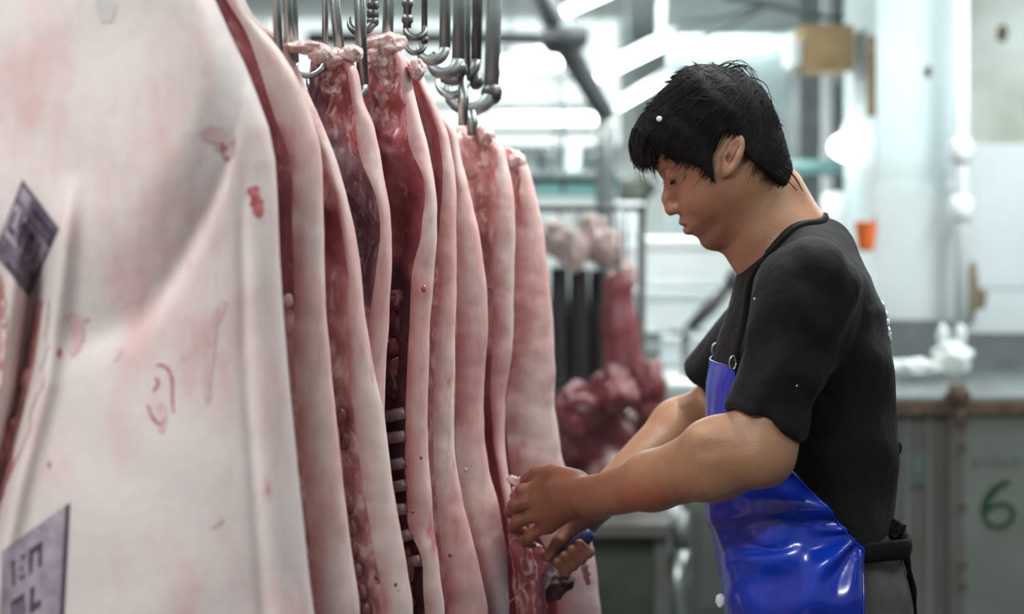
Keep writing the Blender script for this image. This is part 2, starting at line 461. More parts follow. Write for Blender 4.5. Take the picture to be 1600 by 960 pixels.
def mesh_sdf(f, lo, hi, h, margin=1.5):
    """surface nets on the zero level of f, evaluated only near the surface"""
    B = 8
    lo = np.asarray(lo, float); hi = np.asarray(hi, float)
    nb = np.ceil((hi - lo) / (h * B)).astype(int)
    n = nb * B
    g = np.stack(np.meshgrid(*[np.arange(k) for k in nb], indexing='ij'), -1).reshape(-1, 3)
    cen = (lo + (g * B + (B - 1) / 2) * h).astype(np.float32)
    dc = f(cen)
    act = np.abs(dc) < B * h * .87 * margin
    D = np.empty(tuple(n), dtype=np.float32)
    D.reshape(nb[0], B, nb[1], B, nb[2], B)[:] = dc.reshape(nb[0], 1, nb[1], 1, nb[2], 1)
    off = np.stack(np.meshgrid(*[np.arange(B)] * 3, indexing='ij'), -1).reshape(-1, 3)
    ga = g[act]
    Dv = D.reshape(nb[0], B, nb[1], B, nb[2], B)
    for s in range(0, len(ga), 800):
        q = ga[s:s + 800]
        pts = (lo + (q[:, None, :] * B + off[None]) * h).reshape(-1, 3).astype(np.float32)
        v = f(pts).reshape(len(q), B, B, B)
        Dv[q[:, 0], :, q[:, 1], :, q[:, 2], :] = v
    I = D < 0
    cnt = np.zeros(tuple(n - 1), dtype=np.uint8)
    for a in (0, 1):
        for b in (0, 1):
            for c in (0, 1):
                cnt += I[a:n[0] - 1 + a, b:n[1] - 1 + b, c:n[2] - 1 + c]
    ci = np.argwhere((cnt > 0) & (cnt < 8))
    idx = np.full(tuple(n - 1), -1, dtype=np.int32)
    idx[ci[:, 0], ci[:, 1], ci[:, 2]] = np.arange(len(ci))
    acc = np.zeros((len(ci), 3)); num = np.zeros(len(ci))
    cor = [(a, b, c) for a in (0, 1) for b in (0, 1) for c in (0, 1)]
    val = {k: D[ci[:, 0] + k[0], ci[:, 1] + k[1], ci[:, 2] + k[2]] for k in cor}
    for k in cor:
        for ax in range(3):
            if k[ax]: continue
            k2 = list(k); k2[ax] = 1; k2 = tuple(k2)
            a, b = val[k], val[k2]
            x = (a < 0) != (b < 0)
            t = np.where(x, a / np.where(x, a - b, 1), 0)
            pt = np.tile(np.array(k, float), (len(ci), 1)); pt[:, ax] += t
            acc += pt * x[:, None]; num += x
    V = lo + (ci + acc / num[:, None]) * h
    quads = []
    for ax in range(3):
        u, v = (ax + 1) % 3, (ax + 2) % 3
        s0 = [slice(1, None)] * 3; s0[ax] = slice(0, n[ax] - 1)
        s1 = [slice(1, None)] * 3; s1[ax] = slice(1, n[ax])
        x = I[tuple(s0)] != I[tuple(s1)]
        e = np.argwhere(x)
        e[:, u] += 1; e[:, v] += 1
        ok = (e[:, u] < n[u] - 1) & (e[:, v] < n[v] - 1)
        e = e[ok]
        ins = I[e[:, 0], e[:, 1], e[:, 2]]
        def cell(du, dv):
            c = e.copy(); c[:, u] += du; c[:, v] += dv
            return idx[c[:, 0], c[:, 1], c[:, 2]]
        q = np.stack([cell(-1, -1), cell(0, -1), cell(0, 0), cell(-1, 0)], 1)
        q[~ins] = q[~ins][:, ::-1]
        quads.append(q)
    Q = np.concatenate(quads)
    Q = Q[(Q >= 0).all(1)]
    return V, Q


def relax(V, Q, it=2, lam=.5):
    for _ in range(it):
        s = np.zeros_like(V); c = np.zeros(len(V))
        for i in range(4):
            a, b = Q[:, i], Q[:, (i + 1) % 4]
            np.add.at(s, a, V[b]); np.add.at(c, a, 1)
            np.add.at(s, b, V[a]); np.add.at(c, b, 1)
        V = V + lam * (s / np.maximum(c, 1)[:, None] - V)
    return V


def sdf_obj(name, f, lo, hi, h, m, parent=None, it=2):
    V, Q = mesh_sdf(f, lo, hi, h)
    V = relax(V, Q, it)
    return mk(name, V, Q, m, parent, True), V

# ================================================================== the hall
def struct(o):
    o['kind'] = 'structure'; return o


struct(box('floor', (-7, -4, -.1), (7, 13.2, 0), M['floor']))
struct(box('ceiling', (-7, -1.5, 2.75), (7, 13.2, 2.85), M['ceil']))
struct(box('wall_back', (-7, 13.0, 0), (7, 13.2, 2.75), M['pale']))

# right: a pillar, a concrete wall with white panels below, a pipe between them
pl0, pl1 = P(1368, 0, 6.3).x, P(1492, 0, 6.3).x
struct(box('pillar', (pl0, 6.3, 0), (pl1, 6.9, 2.75), M['cyanwall'], bev=.012))
a = P(1368, 292, 6.29)
struct(box('trim_1', (pl0 - .004, 6.285, .7), (pl1 + .002, 6.3, a.z), M['tile']))
x0 = P(1505, 0, 6.6).x
struct(box('wall_right', (x0, 6.6, 0), (5.0, 6.8, 2.75), M['concrete']))
zz = P(0, 226, 6.58).z
wr = bpy.data.objects['wall_right']
for i in range(4):
    for j in range(2):
        z1 = zz - j * .56
        box('wall_panel', (x0 + .006 + i * .62, 6.575, z1 - .555), (x0 + i * .62 + .615, 6.598, z1), M['tile'], wr, bev=.003)

# the counter
CY = 5.2
root = empty('steel_counter', (2.0, 5.6, 0), 'long steel counter whose grey front panel is painted with a green 6', 'counter')
cx0, cx1 = P(1335, 0, CY).x, 2.45
box('worktop', (cx0, CY, .855), (cx1, 6.12, .885), M['counter'], root, bev=.006)
box('edge_rail', (cx0, CY - .012, .83), (cx1, CY, .872), M['rust'], root, bev=.004)
xa, xb = P(1360, 0, 6.1).x, P(1489, 0, 6.1).x
box('backsplash', (xa, 6.1, .885), (xb, 6.125, P(0, 500, 6.1).z), M['splash'], root, bev=.004)
xc = P(1508, 0, 6.1).x
box('backsplash', (xc, 6.1, .885), (cx1, 6.125, P(0, 520, 6.1).z), M['splash'], root, bev=.004)
xm = P(1494, 0, CY).x
box('front_panel', (cx0, CY + .03, .1), (xm - .02, CY + .05, .83), M['panel'], root)
box('front_panel', (xm + .02, CY + .012, .1), (cx1, CY + .03, .83), M['panelg'], root, bev=.003)
box('post', (xm - .022, CY, 0.0), (xm + .022, CY + .05, .85), M['panel'], root, bev=.004)
for i, px_ in enumerate((1420, 1455)):
    q = P(px_, 0, CY)
    box('panel_seam', (q.x - .006, CY + .022, .1), (q.x + .006, CY + .03, .83), M['panelg'], root)
for py_ in (697, 790, 878, 912):
    c = P(1503, py_, CY)
    bm = bmesh.new(); bmesh.ops.create_cone(bm, cap_ends=True, segments=10, radius1=.013, radius2=.010, depth=.014)
    bmesh.ops.transform(bm, matrix=Matrix.Translation((c.x, CY - .004, c.z)) @ Matrix.Rotation(math.pi / 2, 4, 'X'), verts=bm.verts)
    from_bm('bolt', bm, M['rust'], root)
# rusty latch at the corner
lump('rusty_latch', P(1496, 618, CY - .03), (.034, .02, .03), M['rust'], root, 3, .5, 2.5)
lump('rusty_latch', P(1499, 652, CY - .02), (.014, .012, .03), M['rust'], root, 5, .4, 2.5)


def flat_stroke(name, pts, wd, Y, m, parent, th=.003):
    """a painted line lying on a wall that faces the camera"""
    pts = [np.array(p) for p in pts]
    vs, fs = [], []
    for i, p in enumerate(pts):
        d = pts[min(i + 1, len(pts) - 1)] - pts[max(i - 1, 0)]
        nn = np.array([-d[1], d[0]]) / (np.hypot(*d) + 1e-9)
        ww = wd[i] if hasattr(wd, '__len__') else wd
        for s in (-1, 1):
            q = p + nn * s * ww * .5
            v = P(q[0], q[1], Y); vs.append(v); vs.append((v.x, Y + th, v.z))
    for i in range(len(pts) - 1):
        o = i * 4
        fs += [(o, o + 2, o + 6, o + 4), (o + 1, o + 5, o + 7, o + 3), (o, o + 4, o + 5, o + 1), (o + 2, o + 3, o + 7, o + 6)]
    n4 = (len(pts) - 1) * 4
    fs += [(0, 1, 3, 2), (n4, n4 + 2, n4 + 3, n4 + 1)]
    return mk(name, vs, fs, m, parent, False)


six = curve([(1577, 752), (1556, 764), (1541, 785), (1538, 806), (1546, 820), (1563, 824), (1579, 815), (1583, 800), (1574, 790), (1558, 789), (1543, 798)], 60)
s6 = flat_stroke('painted_number', six, [7 + 5 * math.sin(math.pi * min(1, i / 20.0)) for i in range(len(six))], CY + .009, M['green'], root)
s6['label'] = 'dark green hand-painted digit 6'
for i, (sx, sy, pts) in enumerate([(1520, 722, [(0, 8), (0, -4), (8, -4), (9, 8)]), (1536, 722, [(0, -5), (9, -5), (9, 8)]),
                                   (1552, 718, [(0, 12), (5, -8), (11, 10)]), (1568, 722, [(0, -4), (0, 8), (9, 8), (9, -4)]),
                                   (1584, 722, [(0, 8), (3, -6), (10, -4), (10, 8)])]):
    flat_stroke('faded_lettering', [(sx + u, sy + v) for u, v in pts], 2.6, CY + .009, M['greenf'], root)
lump('green_paint_smudge', P(1437, 735, CY + .029), (.035, .0025, .05), M['greenf'], root, 2, .5, 2)

# ================================================================== the row of pork sides
def interp(tab, y):
    t = np.array(tab, float)
    return np.interp(y, t[:, 0], t[:, 1])


def smooth1(a, n=3):
    for _ in range(n):
        b = a.copy(); b[1:-1] = (a[:-2] + 2 * a[1:-1] + a[2:]) / 4; a = b
    return a


def pork_side(y0, Rt, Lt, ytop, T, seed, skin, inner, label, knob=.065, wide=.40, lumps=.006, recess=(.012, .04, .045), tops=.045, taper=.34):
    """half a pig hung by the hind leg: a skinned rim that rolls round the outer edge, an open inner face behind it.
    inner: (name, material, pixel row where it ends) from the ham down"""
    zt = P(0, ytop, y0).z; zb = .42
    ca = P(interp(Rt, ytop + 40), ytop, y0)
    root = empty('pork_side', (ca.x - .05, y0 + T / 2, zb), label, 'meat', 'sides of pork hanging in a row')
    nz = 190
    tt = np.linspace(0, 1, nz)
    z = zt - (zt - zb) * (tt ** 1.15)
    py = HZ - (z - CH) * F / y0
    pc = np.minimum(py, 975)
    xr = smooth1((interp(Rt, pc) - 800) / F * (y0 + .05), 2)      # the outline is where the edge turns away
    xl = (interp(Lt, pc) - 800) / F * y0
    xr = xr + np.maximum(0, py - 975) * .00002
    rw = smooth1(np.maximum(xr - xl, .012), 10)
    Wl = knob + (wide - knob) * sst(0, 1, (zt - z - .03) / taper)
    rec = np.where(zt - z < .2, recess[0], np.where(zt - z < .4, recess[1], recess[2]))
    rec = smooth1(rec.astype(float), 14)
    ends = [e[2] for e in inner]
    NI, NR = 26, 10
    secs, cuts = [], []
    for i in range(nz):
        pts = []
        W_, r_, w_ = Wl[i], rec[i], min(rw[i], Wl[i] * .5)
        # inner face, from the far left to the rim
        for k in range(NI):
            t = 1 - k / (NI - 1)          # 1 left .. 0 at the rim
            a_ = w_ + (W_ - w_) * (t ** 1.3)
            b_ = .010 + r_ * (float(sst(0, .22, np.array(t))) - .55 * float(sst(.75, 1, np.array(t))))
            ln = lumps * 2.2 * fbm(a_ + seed, z[i], seed * 1.3, 28) * min(1, t * 5 + .2)
            pts.append((a_, b_ + ln))
        for k in range(1, NR):
            th = math.pi / 2 * k / (NR - 1)
            pts.append((w_ * (1 - math.sin(th)), .010 * (1 - k / (NR - 1)) + .040 * (1 - math.cos(th))))
        pts += [(.001, .058), (.006, T * .72), (.022, T * .92), (.06, T), (W_ * .45 + .03, T), (max(W_ - .04, .07), T * .96), (W_ - .005, T * .75), (W_, T * .4)]
        # round the very top over
        k = (zt - z[i]) / tops
        s = math.sqrt(max(0.0, 1 - (1 - min(1, k)) ** 2)) if k < 1 else 1
        cx_, cy_ = W_ * .42, T * .5
        k2 = (z[i] - zb) / .12
        if k2 < 1: s = min(s, .35 + .65 * math.sqrt(max(0, 1 - (1 - k2) ** 2)))
        row = []
        for (a_, b_) in pts:
            a_ = cx_ + (a_ - cx_) * s; b_ = cy_ + (b_ - cy_) * s
            x_ = xr[i] - a_
            wob = .0022 * fbm(x_ * .7 + seed * 3, y0 + b_, z[i], 9)
            row.append((x_ + wob, y0 + b_ + .0025 * fbm(x_, z[i], seed, 22), z[i]))
        secs.append(row)
    secs = np.array(secs)
    ns = secs.shape[1]
    # skin and rim: one open strip that closes round the back
    cols = list(range(NI - 1, ns)) + [0]
    Vv = secs[:, cols].reshape(-1, 3); nc = len(cols)
    fs = [(i * nc + k, (i + 1) * nc + k, (i + 1) * nc + k + 1, i * nc + k + 1) for i in range(nz - 1) for k in range(nc - 1)]
    so_ = mk('skin', Vv, fs, skin, root)
    raw = np.zeros((nz, nc, 4), np.float32); raw[..., 3] = 1
    for i in range(nz):
        a_ = float(np.clip(.55 + 1.1 * fbm(seed * 2.7, 0, z[i], 7) + .5 * fbm(seed, 3, z[i], 40), 0, 1))
        for k, v_ in enumerate((.95, .6, .28, .1, .03)): raw[i, k, :3] = v_ * a_
    ca_ = so_.data.color_attributes.new('raw', 'FLOAT_COLOR', 'POINT'); ca_.data.foreach_set('color', raw.ravel())
    # zones of the inner face, their borders running slantwise and ragged
    zone = np.zeros((nz - 1, NI - 1), int)
    wts = np.zeros((nz, NI, 4), np.float32); wts[..., 3] = 1
    for i in range(nz):
        for k in range(NI):
            t = 1 - k / (NI - 1)
            for zi, (nm, m, ye) in enumerate(inner[:-1]):
                e_ = py[i] - (ye - 150 * t + 26 * fbm(k * .2 + seed, i * .05, zi + seed, 1.0))
                wts[i, k, zi] = float(sst(-16, 16, e_))
                if e_ > 0 and i < nz - 1 and k < NI - 1: zone[i, k] = zi + 1
    Vall = secs[:, :NI].reshape(-1, 3); Wall = wts.reshape(-1, 4)
    bm_ = meat_blend('pork_cut_face', [e[1] for e in inner])
    for zi, (nm, m, ye) in enumerate(inner):
        ii, kk = np.nonzero(zone == zi)
        if not len(ii): continue
        q = np.stack([ii * NI + kk, (ii + 1) * NI + kk, (ii + 1) * NI + kk + 1, ii * NI + kk + 1], 1)
        un, inv = np.unique(q, return_inverse=True)
        o_ = mk(nm, Vall[un], inv.reshape(q.shape), bm_, root)
        ca_ = o_.data.color_attributes.new('zone', 'FLOAT_COLOR', 'POINT')
        ca_.data.foreach_set('color', Wall[un].ravel())
    info = dict(root=root, y0=y0, z=z, xr=xr, rw=rw, rec=rec, Wl=Wl)
    return info


def at_inner(inf, py, da, db=0.0):
    """a place on the inner face: da metres in from the rim, db in front of it"""
    y0 = inf['y0']; z_ = CH + (HZ - py) / F * y0
    x_ = np.interp(-z_, -inf['z'], inf['xr']); w_ = np.interp(-z_, -inf['z'], inf['rw']); r_ = np.interp(-z_, -inf['z'], inf['rec'])
    return np.array([x_ - w_ - da, y0 + .010 + r_ * float(sst(0, .22, np.array(max(da, 0) / .35) ** .77)) - db, z_])


def ribs(inf, p0, p1, step, m, reach=.11, rad=.0075):
    py_ = p0
    while py_ < p1:
        pts = []
        for t in np.linspace(0, 1, 7):
            q = at_inner(inf, py_ + t * 34 + random.uniform(-2, 2), .002 + reach * t, .003 + .006 * math.sin(math.pi * t))
            pts.append(q)
        tube('rib', pts, [rad * (.8 + .3 * t) for t in np.linspace(0, 1, 7)], m, inf['root'], 8)
        py_ += step * random.uniform(.92, 1.08)


M['grey_mark'] = mat('grey_scald', (.50, .44, .43), .55, col2=(.60, .52, .50), scale=50)
# --- first side: its skin faces us
RA = [(-120, 268), (0, 336), (50, 358), (100, 382), (150, 402), (200, 420), (250, 430), (300, 433), (350, 435), (400, 437), (480, 442), (600, 452), (700, 462), (800, 472), (900, 483), (960, 491), (1100, 505), (1900, 560)]
CREASE = [(-120, 420), (60, 392), (150, 378), (260, 350), (330, 320), (400, 282), (450, 250), (490, 215), (520, 120), (540, -50), (560, -300)]


def front_a(px, py):
    """distance of the first side's skin from the camera plane"""
    px = np.asarray(px, float); py = np.asarray(py, float)
    R = interp(RA, py)
    Lf = -210.0
    c = (R + Lf) / 2; hw = (R - Lf) / 2
    u = np.clip((px - c) / hw, -1, 1)
    dome = .115 * np.sqrt(np.maximum(0, 1 - np.abs(u) ** 2.6))
    # rounded ham above a soft crease
    cy = np.interp(px, [-210, -50, 120, 215, 250, 282, 320, 350, 378, 392], [560, 540, 522, 490, 450, 400, 330, 260, 150, 60])
    s = (cy - py)                               # >0 above the crease: on the ham
    ham = .028 * sst(-30, 200, s) * sst(415, 300, px)
    val = -.005 * np.exp(-(np.minimum(np.abs(s + 12), 200) / 34) ** 2) * sst(410, 340, px) * sst(60, 180, px)
    # flank strip along the outer edge, divided by a long shallow groove
    gx = np.interp(py, [120, 330, 560, 800, 960, 1400], [395, 378, 383, 400, 414, 440])
    groove = -.0045 * np.exp(-((px - gx) / 10.0) ** 2) * sst(180, 420, py)
    strip = .006 * np.exp(-((px - gx - 34) / 22.0) ** 2) * sst(180, 420, py)
    # folds of loose skin at the left
    f1x = np.interp(py, [250, 330, 460, 600, 760, 900, 1200], [118, 106, 92, 72, 30, 0, -60])
    f2x = np.interp(py, [250, 400, 480, 600, 700, 800, 1200], [60, 62, 55, 38, 15, -10, -80])
    on = sst(300, 470, py) * sst(1300, 800, py)
    ridge = .016 * np.exp(-((px - f1x) / 17.0) ** 2) * sst(260, 380, py) * sst(1300, 760, py)
    fold = -.058 * np.exp(-((px - f2x + 4) / 15.0) ** 2) * on
    f3 = .016 * np.exp(-((px - f2x + 40) / 18.0) ** 2) * on
    f4 = -.03 * np.exp(-((px - f2x + 72) / 14.0) ** 2) * on
    belly = .016 * np.exp(-(((px - 250) / 150.0) ** 2 + ((py - 820) / 240.0) ** 2))
    wob = .0022 * np.sin(px * .021 + 1.3 * np.sin(py * .013)) * np.sin(py * .017 + .6)
    return 1.905 - dome - ham * 1.0 - val - groove - strip - ridge - fold - f3 - f4 - belly - wob


def on_a(px, py, out=0.0):
    Y = front_a(px, py) - out
    return np.stack([(px - 800) / F * Y, Y, CH + (HZ - py) / F * Y], -1)


rootA = empty('pork_side', (-.45, 1.85, .42), 'foremost side of pork, its pale skin turned to the camera and stamped in purple', 'meat', 'sides of pork hanging in a row')
rows = np.concatenate([np.linspace(-230, 960, 260), np.linspace(970, 1850, 50)])
ucol = np.sin(np.linspace(-1, 1, 190) * math.pi / 2)
G = []
for y_ in rows:
    R = float(interp(RA, y_)); c_, h_ = (R - 210) / 2, (R + 210) / 2
    G.append(on_a(c_ + ucol * h_, np.full(190, y_)))
G = np.array(G)
back = G.copy()
back[..., 1] = 1.955 + .02 * (1 - (ucol[None, :]) ** 2)
back[..., 0] = G[..., 0] - .016 * sst(.5, 1.0, ucol)[None, :]
nzA, nxA = G.shape[:2]
ringA = np.concatenate([G, back[:, ::-1]], 1); nA = ringA.shape[1]
fs = [(i * nA + k, (i + 1) * nA + k, (i + 1) * nA + (k + 1) % nA, i * nA + (k + 1) % nA) for i in range(nzA - 1) for k in range(nA)]
fs.append(tuple(range(nA))); fs.append(tuple(range((nzA - 1) * nA, nzA * nA))[::-1])
mk('skin', ringA.reshape(-1, 3), fs, M['skinA'], rootA)


def decal(name, quads, mats, parent, out=.0012):
    """ink or blood lying on the skin of the first side; quads: (4 pixel corners, material index, subdivision)"""
    vs, fs, mi = [], [], []
    for c, k, n in quads:
        c = np.array(c, float); o = len(vs)
        for i in range(n + 1):
            for j in range(n + 1):
                s, t = j / n, i / n
                q = (c[0] * (1 - s) + c[1] * s) * (1 - t) + (c[3] * (1 - s) + c[2] * s) * t
                vs.append(on_a(q[0], q[1], out + .0003 * k))
        for i in range(n):
            for j in range(n):
                a_ = o + i * (n + 1) + j
                fs.append((a_, a_ + 1, a_ + n + 2, a_ + n + 1)); mi.append(k)
    return mk(name, vs, fs, mats, parent, True, mi)


def sub(corners, s0, t0, s1, t1, j=0.0):
    c = np.array(corners, float)
    def q(s, t):
        return (c[0] * (1 - s) + c[1] * s) * (1 - t) + (c[3] * (1 - s) + c[2] * s) * t + np.array([random.uniform(-j, j), random.uniform(-j, j)])
    return [q(s0, t0), q(s1, t0), q(s1, t1), q(s0, t1)]


def stamp(corners, glyphs, bars, name_label, base=0):
    qs = [(corners, base, 14)]
    for b in bars: qs.append((sub(corners, *b[:4], j=.8), b[4], 6))
    for (s, t, w_, h_, strokes) in glyphs:
        for (a0, b0, a1, b1) in strokes:
            qs.append((sub(corners, s + a0 * w_, t + b0 * h_, s + a1 * w_, t + b1 * h_, .7), 2, 3))
    o = decal('ink_stamp', qs, [M['ink'], M['ink_p'], M['ink_d']], rootA)
    o['label'] = name_label
    return o


ST1 = [(35, 281), (92, 358), (46, 466), (-10, 396)]
g_l = [(0, 0, .35, 1), (0, .7, 1, 1)]
g_n = [(0, 0, .3, 1), (.7, 0, 1, 1), (0, 0, 1, .3)]
g_e = [(0, 0, .3, 1), (0, 0, 1, .22), (0, .4, .8, .6), (0, .8, 1, 1)]
g_m = [(0, 0, .25, 1), (.4, 0, .62, .8), (.78, 0, 1, 1), (0, 0, 1, .25)]
stamp(ST1, [(.07, .36, .17, .27, g_l), (.30, .36, .17, .27, g_e), (.52, .36, .17, .27, g_n), (.75, .36, .20, .30, g_m)],
      [(.06, .06, .30, .20, 1), (.03, .29, .95, .70, 1), (.04, .78, .97, .97, 0), (.88, .05, .99, .30, 2), (.30, .90, .99, .99, 2), (.0, .0, 1, .025, 2), (0, 0, .03, 1, 2), (.4, .10, .85, .19, 2)],
      'dark diamond-shaped purple ink stamp')
ST2 = [(2, 862), (108, 786), (98, 975), (2, 1040)]
stamp(ST2, [(.16, .16, .20, .22, g_e), (.42, .16, .20, .22, g_n), (.16, .5, .20, .22, g_m), (.45, .5, .18, .22, g_l)],
      [(.05, .06, .84, .45, 1), (.05, .48, .80, .92, 1), (.94, .0, 1, 1, 2), (.62, .55, .68, 1, 0), (.80, .5, .88, .9, 0)], 'faded rectangular purple ink stamp', 1)


def smear(name, pts, wd, m, out=.0011):
    pts = curve(pts, 30); vs, fs = [], []
    for i, p in enumerate(pts):
        d = pts[min(i + 1, len(pts) - 1)] - pts[max(i - 1, 0)]
        nn = np.array([-d[1], d[0]]) / (np.hypot(*d) + 1e-9)
        t = i / (len(pts) - 1)
        ww = wd * (.35 + .65 * math.sin(math.pi * (.12 + .8 * t))) * (1 + .5 * fbm(p[0], p[1], 3, .11))
        for s in (-1, 0, 1): vs.append(on_a(*(p + nn * s * ww * .5), out))
    for i in range(len(pts) - 1):
        for k in (0, 1): fs.append((i * 3 + k, i * 3 + k + 1, i * 3 + k + 4, i * 3 + k + 3))
    return mk(name, vs, fs, m, rootA)


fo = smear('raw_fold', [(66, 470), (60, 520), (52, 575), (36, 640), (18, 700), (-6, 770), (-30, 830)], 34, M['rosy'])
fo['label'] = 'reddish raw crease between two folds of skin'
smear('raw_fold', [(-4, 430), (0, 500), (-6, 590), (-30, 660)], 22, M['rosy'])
smear('grey_scald_mark', [(163, -14), (165, 5), (167, 34)], 34, M['grey_mark'])
smear('blood_mark', [(394, 292), (400, 312), (406, 340)], 21, M['blood'])
smear('blood_mark', [(245, 570), (258, 573), (268, 590), (269, 625), (271, 645)], 4, M['blood'])
smear('blood_mark', [(243, 590), (247, 598), (240, 612)], 4, M['blood'])
smear('blood_mark', [(230, 632), (238, 652), (250, 664), (258, 655)], 4, M['blood'])
smear('blood_mark', [(250, 630), (254, 650), (252, 676)], 13, M['bloodl'])
smear('blood_mark', [(94, 544), (92, 560)], 6, M['blood'])
smear('blood_mark', [(108, 492), (122, 520), (112, 556)], 20, M['bloodl'])
smear('blood_mark', [(338, 215), (352, 236), (356, 252)], 9, M['blood'])
smear('blood_mark', [(350, 470), (330, 520), (328, 580)], 16, M['bloodl'])
smear('blood_mark', [(284, 555), (286, 562)], 4, M['bloodl'])
smear('blood_mark', [(330, 826), (350, 812)], 5, M['bloodl'])
smear('blood_mark', [(190, 546), (178, 566)], 5, M['bloodl'])
smear('blood_mark', [(110, 488), (130, 500), (138, 497)], 7, M['bloodl'])
smear('blood_mark', [(76, 722), (77, 732)], 5, M['blood'])
smear('blood_mark', [(318, 205), (345, 215), (362, 245)], 26, M['bloodl'])
smear('blood_mark', [(327, 545), (326, 590), (324, 630)], 10, M['bloodl'])

# --- the others
cut_lean = [('cut_face', 'lean', 470), ('cut_edge', 'rosy', None)]
RB = [(-10, 380), (17, 394), (69, 438), (117, 466), (172, 484), (223, 500), (275, 505), (330, 505), (400, 506), (480, 508), (600, 517), (700, 530), (783, 538), (868, 548), (960, 562)]
LB = [(-10, 345), (50, 385), (100, 402), (150, 417), (200, 432), (250, 452), (300, 455), (400, 456), (480, 457), (530, 455), (600, 459), (700, 467), (800, 478), (900, 488), (960, 496)]
iB = pork_side(2.01, RB, LB, -60, .115, 1, M['skin0'], cut_lean, 'second side of pork, directly behind the stamped one, with a dark red cut strip', wide=.36, lumps=.002, recess=(.008, .012, .010), taper=.25)
RC = [(30, 420), (60, 450), (100, 468), (150, 487), (200, 508), (250, 527), (300, 541), (371, 556), (442, 565), (512, 573), (600, 588), (640, 597), (726, 607), (797, 620), (868, 632), (960, 646)]
LC = [(30, 410), (60, 437), (100, 455), (150, 474), (200, 492), (250, 512), (300, 528), (371, 541), (442, 545), (477, 541), (548, 543), (620, 547), (726, 560), (832, 579), (960, 600)]
iC = pork_side(2.13, RC, LC, 24, .115, 2, M['skin1'], [('ham_cut', 'ham', 150), ('cut_face', 'rosy', 330), ('loin_cut', 'lean', 440), ('cut_edge', 'rosy', None)],
               'third side of pork, with a row of dark vertebrae along its cut edge', wide=.36, recess=(.01, .014, .012))
RD = [(70, 548), (103, 560), (155, 568), (189, 583), (240, 594), (292, 604), (330, 609), (371, 612), (442, 612), (512, 608), (600, 603), (660, 604), (800, 616), (960, 640)]
LD = [(70, 530), (103, 545), (155, 550), (189, 553), (240, 558), (275, 572), (309, 590), (371, 593), (410, 588), (442, 583), (477, 581), (512, 574), (600, 575), (960, 615)]
iD = pork_side(2.25, RD, LD, 68, .115, 3, M['skin2'], [('ham_cut', 'ham', 262), ('belly_lining', 'lining', 480), ('cut_edge', 'rosy', None)],
               'fourth side of pork, red ham cut on top and a grey purple belly lining', wide=.36, knob=.062)
RE = [(48, 618), (86, 635), (137, 646), (172, 656), (220, 669), (275, 679), (326, 683), (371, 683), (442, 678), (512, 672), (640, 669), (726, 670), (832, 678), (868, 684), (960, 696)]
LE = [(48, 600), (86, 628), (155, 635), (240, 640), (261, 660), (309, 664), (340, 658), (371, 658), (410, 645), (442, 641), (512, 641), (548, 636), (640, 633), (830, 634), (868, 659), (960, 663)]
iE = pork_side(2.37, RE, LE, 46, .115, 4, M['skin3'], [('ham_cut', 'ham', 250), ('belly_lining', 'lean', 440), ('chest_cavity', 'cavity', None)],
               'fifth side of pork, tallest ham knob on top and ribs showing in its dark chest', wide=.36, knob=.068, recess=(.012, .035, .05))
RF = [(80, 648), (137, 672), (206, 700), (258, 709), (300, 713), (400, 714), (560, 712), (640, 710), (726, 711), (797, 725), (868, 744), (960, 763)]
LF = [(80, 640), (137, 662), (206, 682), (258, 692), (300, 690), (371, 686), (440, 685), (560, 680), (640, 676), (726, 676), (868, 690), (960, 702)]
iF = pork_side(2.48, RF, LF, 82, .115, 5, M['skin4'], [('cut_face', 'lean', 380), ('cut_edge', 'rosy', None)],
               'sixth side of pork, narrow and rosy with a dark red slit near the top', wide=.34, lumps=.002, recess=(.01, .014, .012))
RG = [(160, 694), (180, 706), (206, 716), (258, 723), (300, 733), (371, 750), (442, 761), (512, 762), (583, 758), (640, 756), (690, 758), (744, 766), (797, 779), (868, 791), (960, 796)]
LG = [(160, 678), (206, 700), (258, 708), (300, 712), (400, 714), (640, 712), (726, 712), (797, 726), (868, 746), (960, 764)]
iG = pork_side(2.60, RG, LG, 158, .115, 6, M['skin5'], [('cut_face', 'rosy', None)], 'seventh side of pork, broad pale back with a pink lower edge by the hands', wide=.34, lumps=.002, recess=(.008, .01, .01), knob=.09)
RH = [(190, 762), (214, 780), (234, 789), (275, 799), (309, 804), (400, 804), (480, 803), (560, 800), (620, 790), (700, 789), (800, 802), (960, 822)]
LH = [(190, 745), (234, 770), (275, 776), (309, 776), (400, 772), (480, 770), (560, 768), (620, 766), (700, 772), (800, 790), (960, 812)]
iH = pork_side(2.73, RH, LH, 192, .115, 7, M['skin6'], [('ham_cut', 'rosy', 560), ('cut_face', 'lean', None)], 'eighth side of pork, rosy skin, dark cut meat beside the hands', wide=.34, knob=.075, lumps=.003)
RI = [(232, 812), (240, 820), (275, 829), (326, 842), (371, 851), (442, 858), (512, 865), (583, 869), (640, 866), (673, 872), (722, 879), (790, 900), (850, 924), (900, 933), (960, 938)]
LI = [(232, 800), (275, 812), (326, 812), (371, 806), (442, 804), (512, 803), (583, 800), (640, 788), (722, 796), (800, 806), (850, 850), (900, 868), (960, 872)]
iI = pork_side(2.87, RI, LI, 228, .13, 8, M['skin7'], [('ham_cut', 'ham', 330), ('cut_face', 'rosy', 640), ('loin_cut', 'lean', None)], 'rearmost side of pork, its pale edge running down behind the hands', wide=.34, knob=.05, lumps=.003)

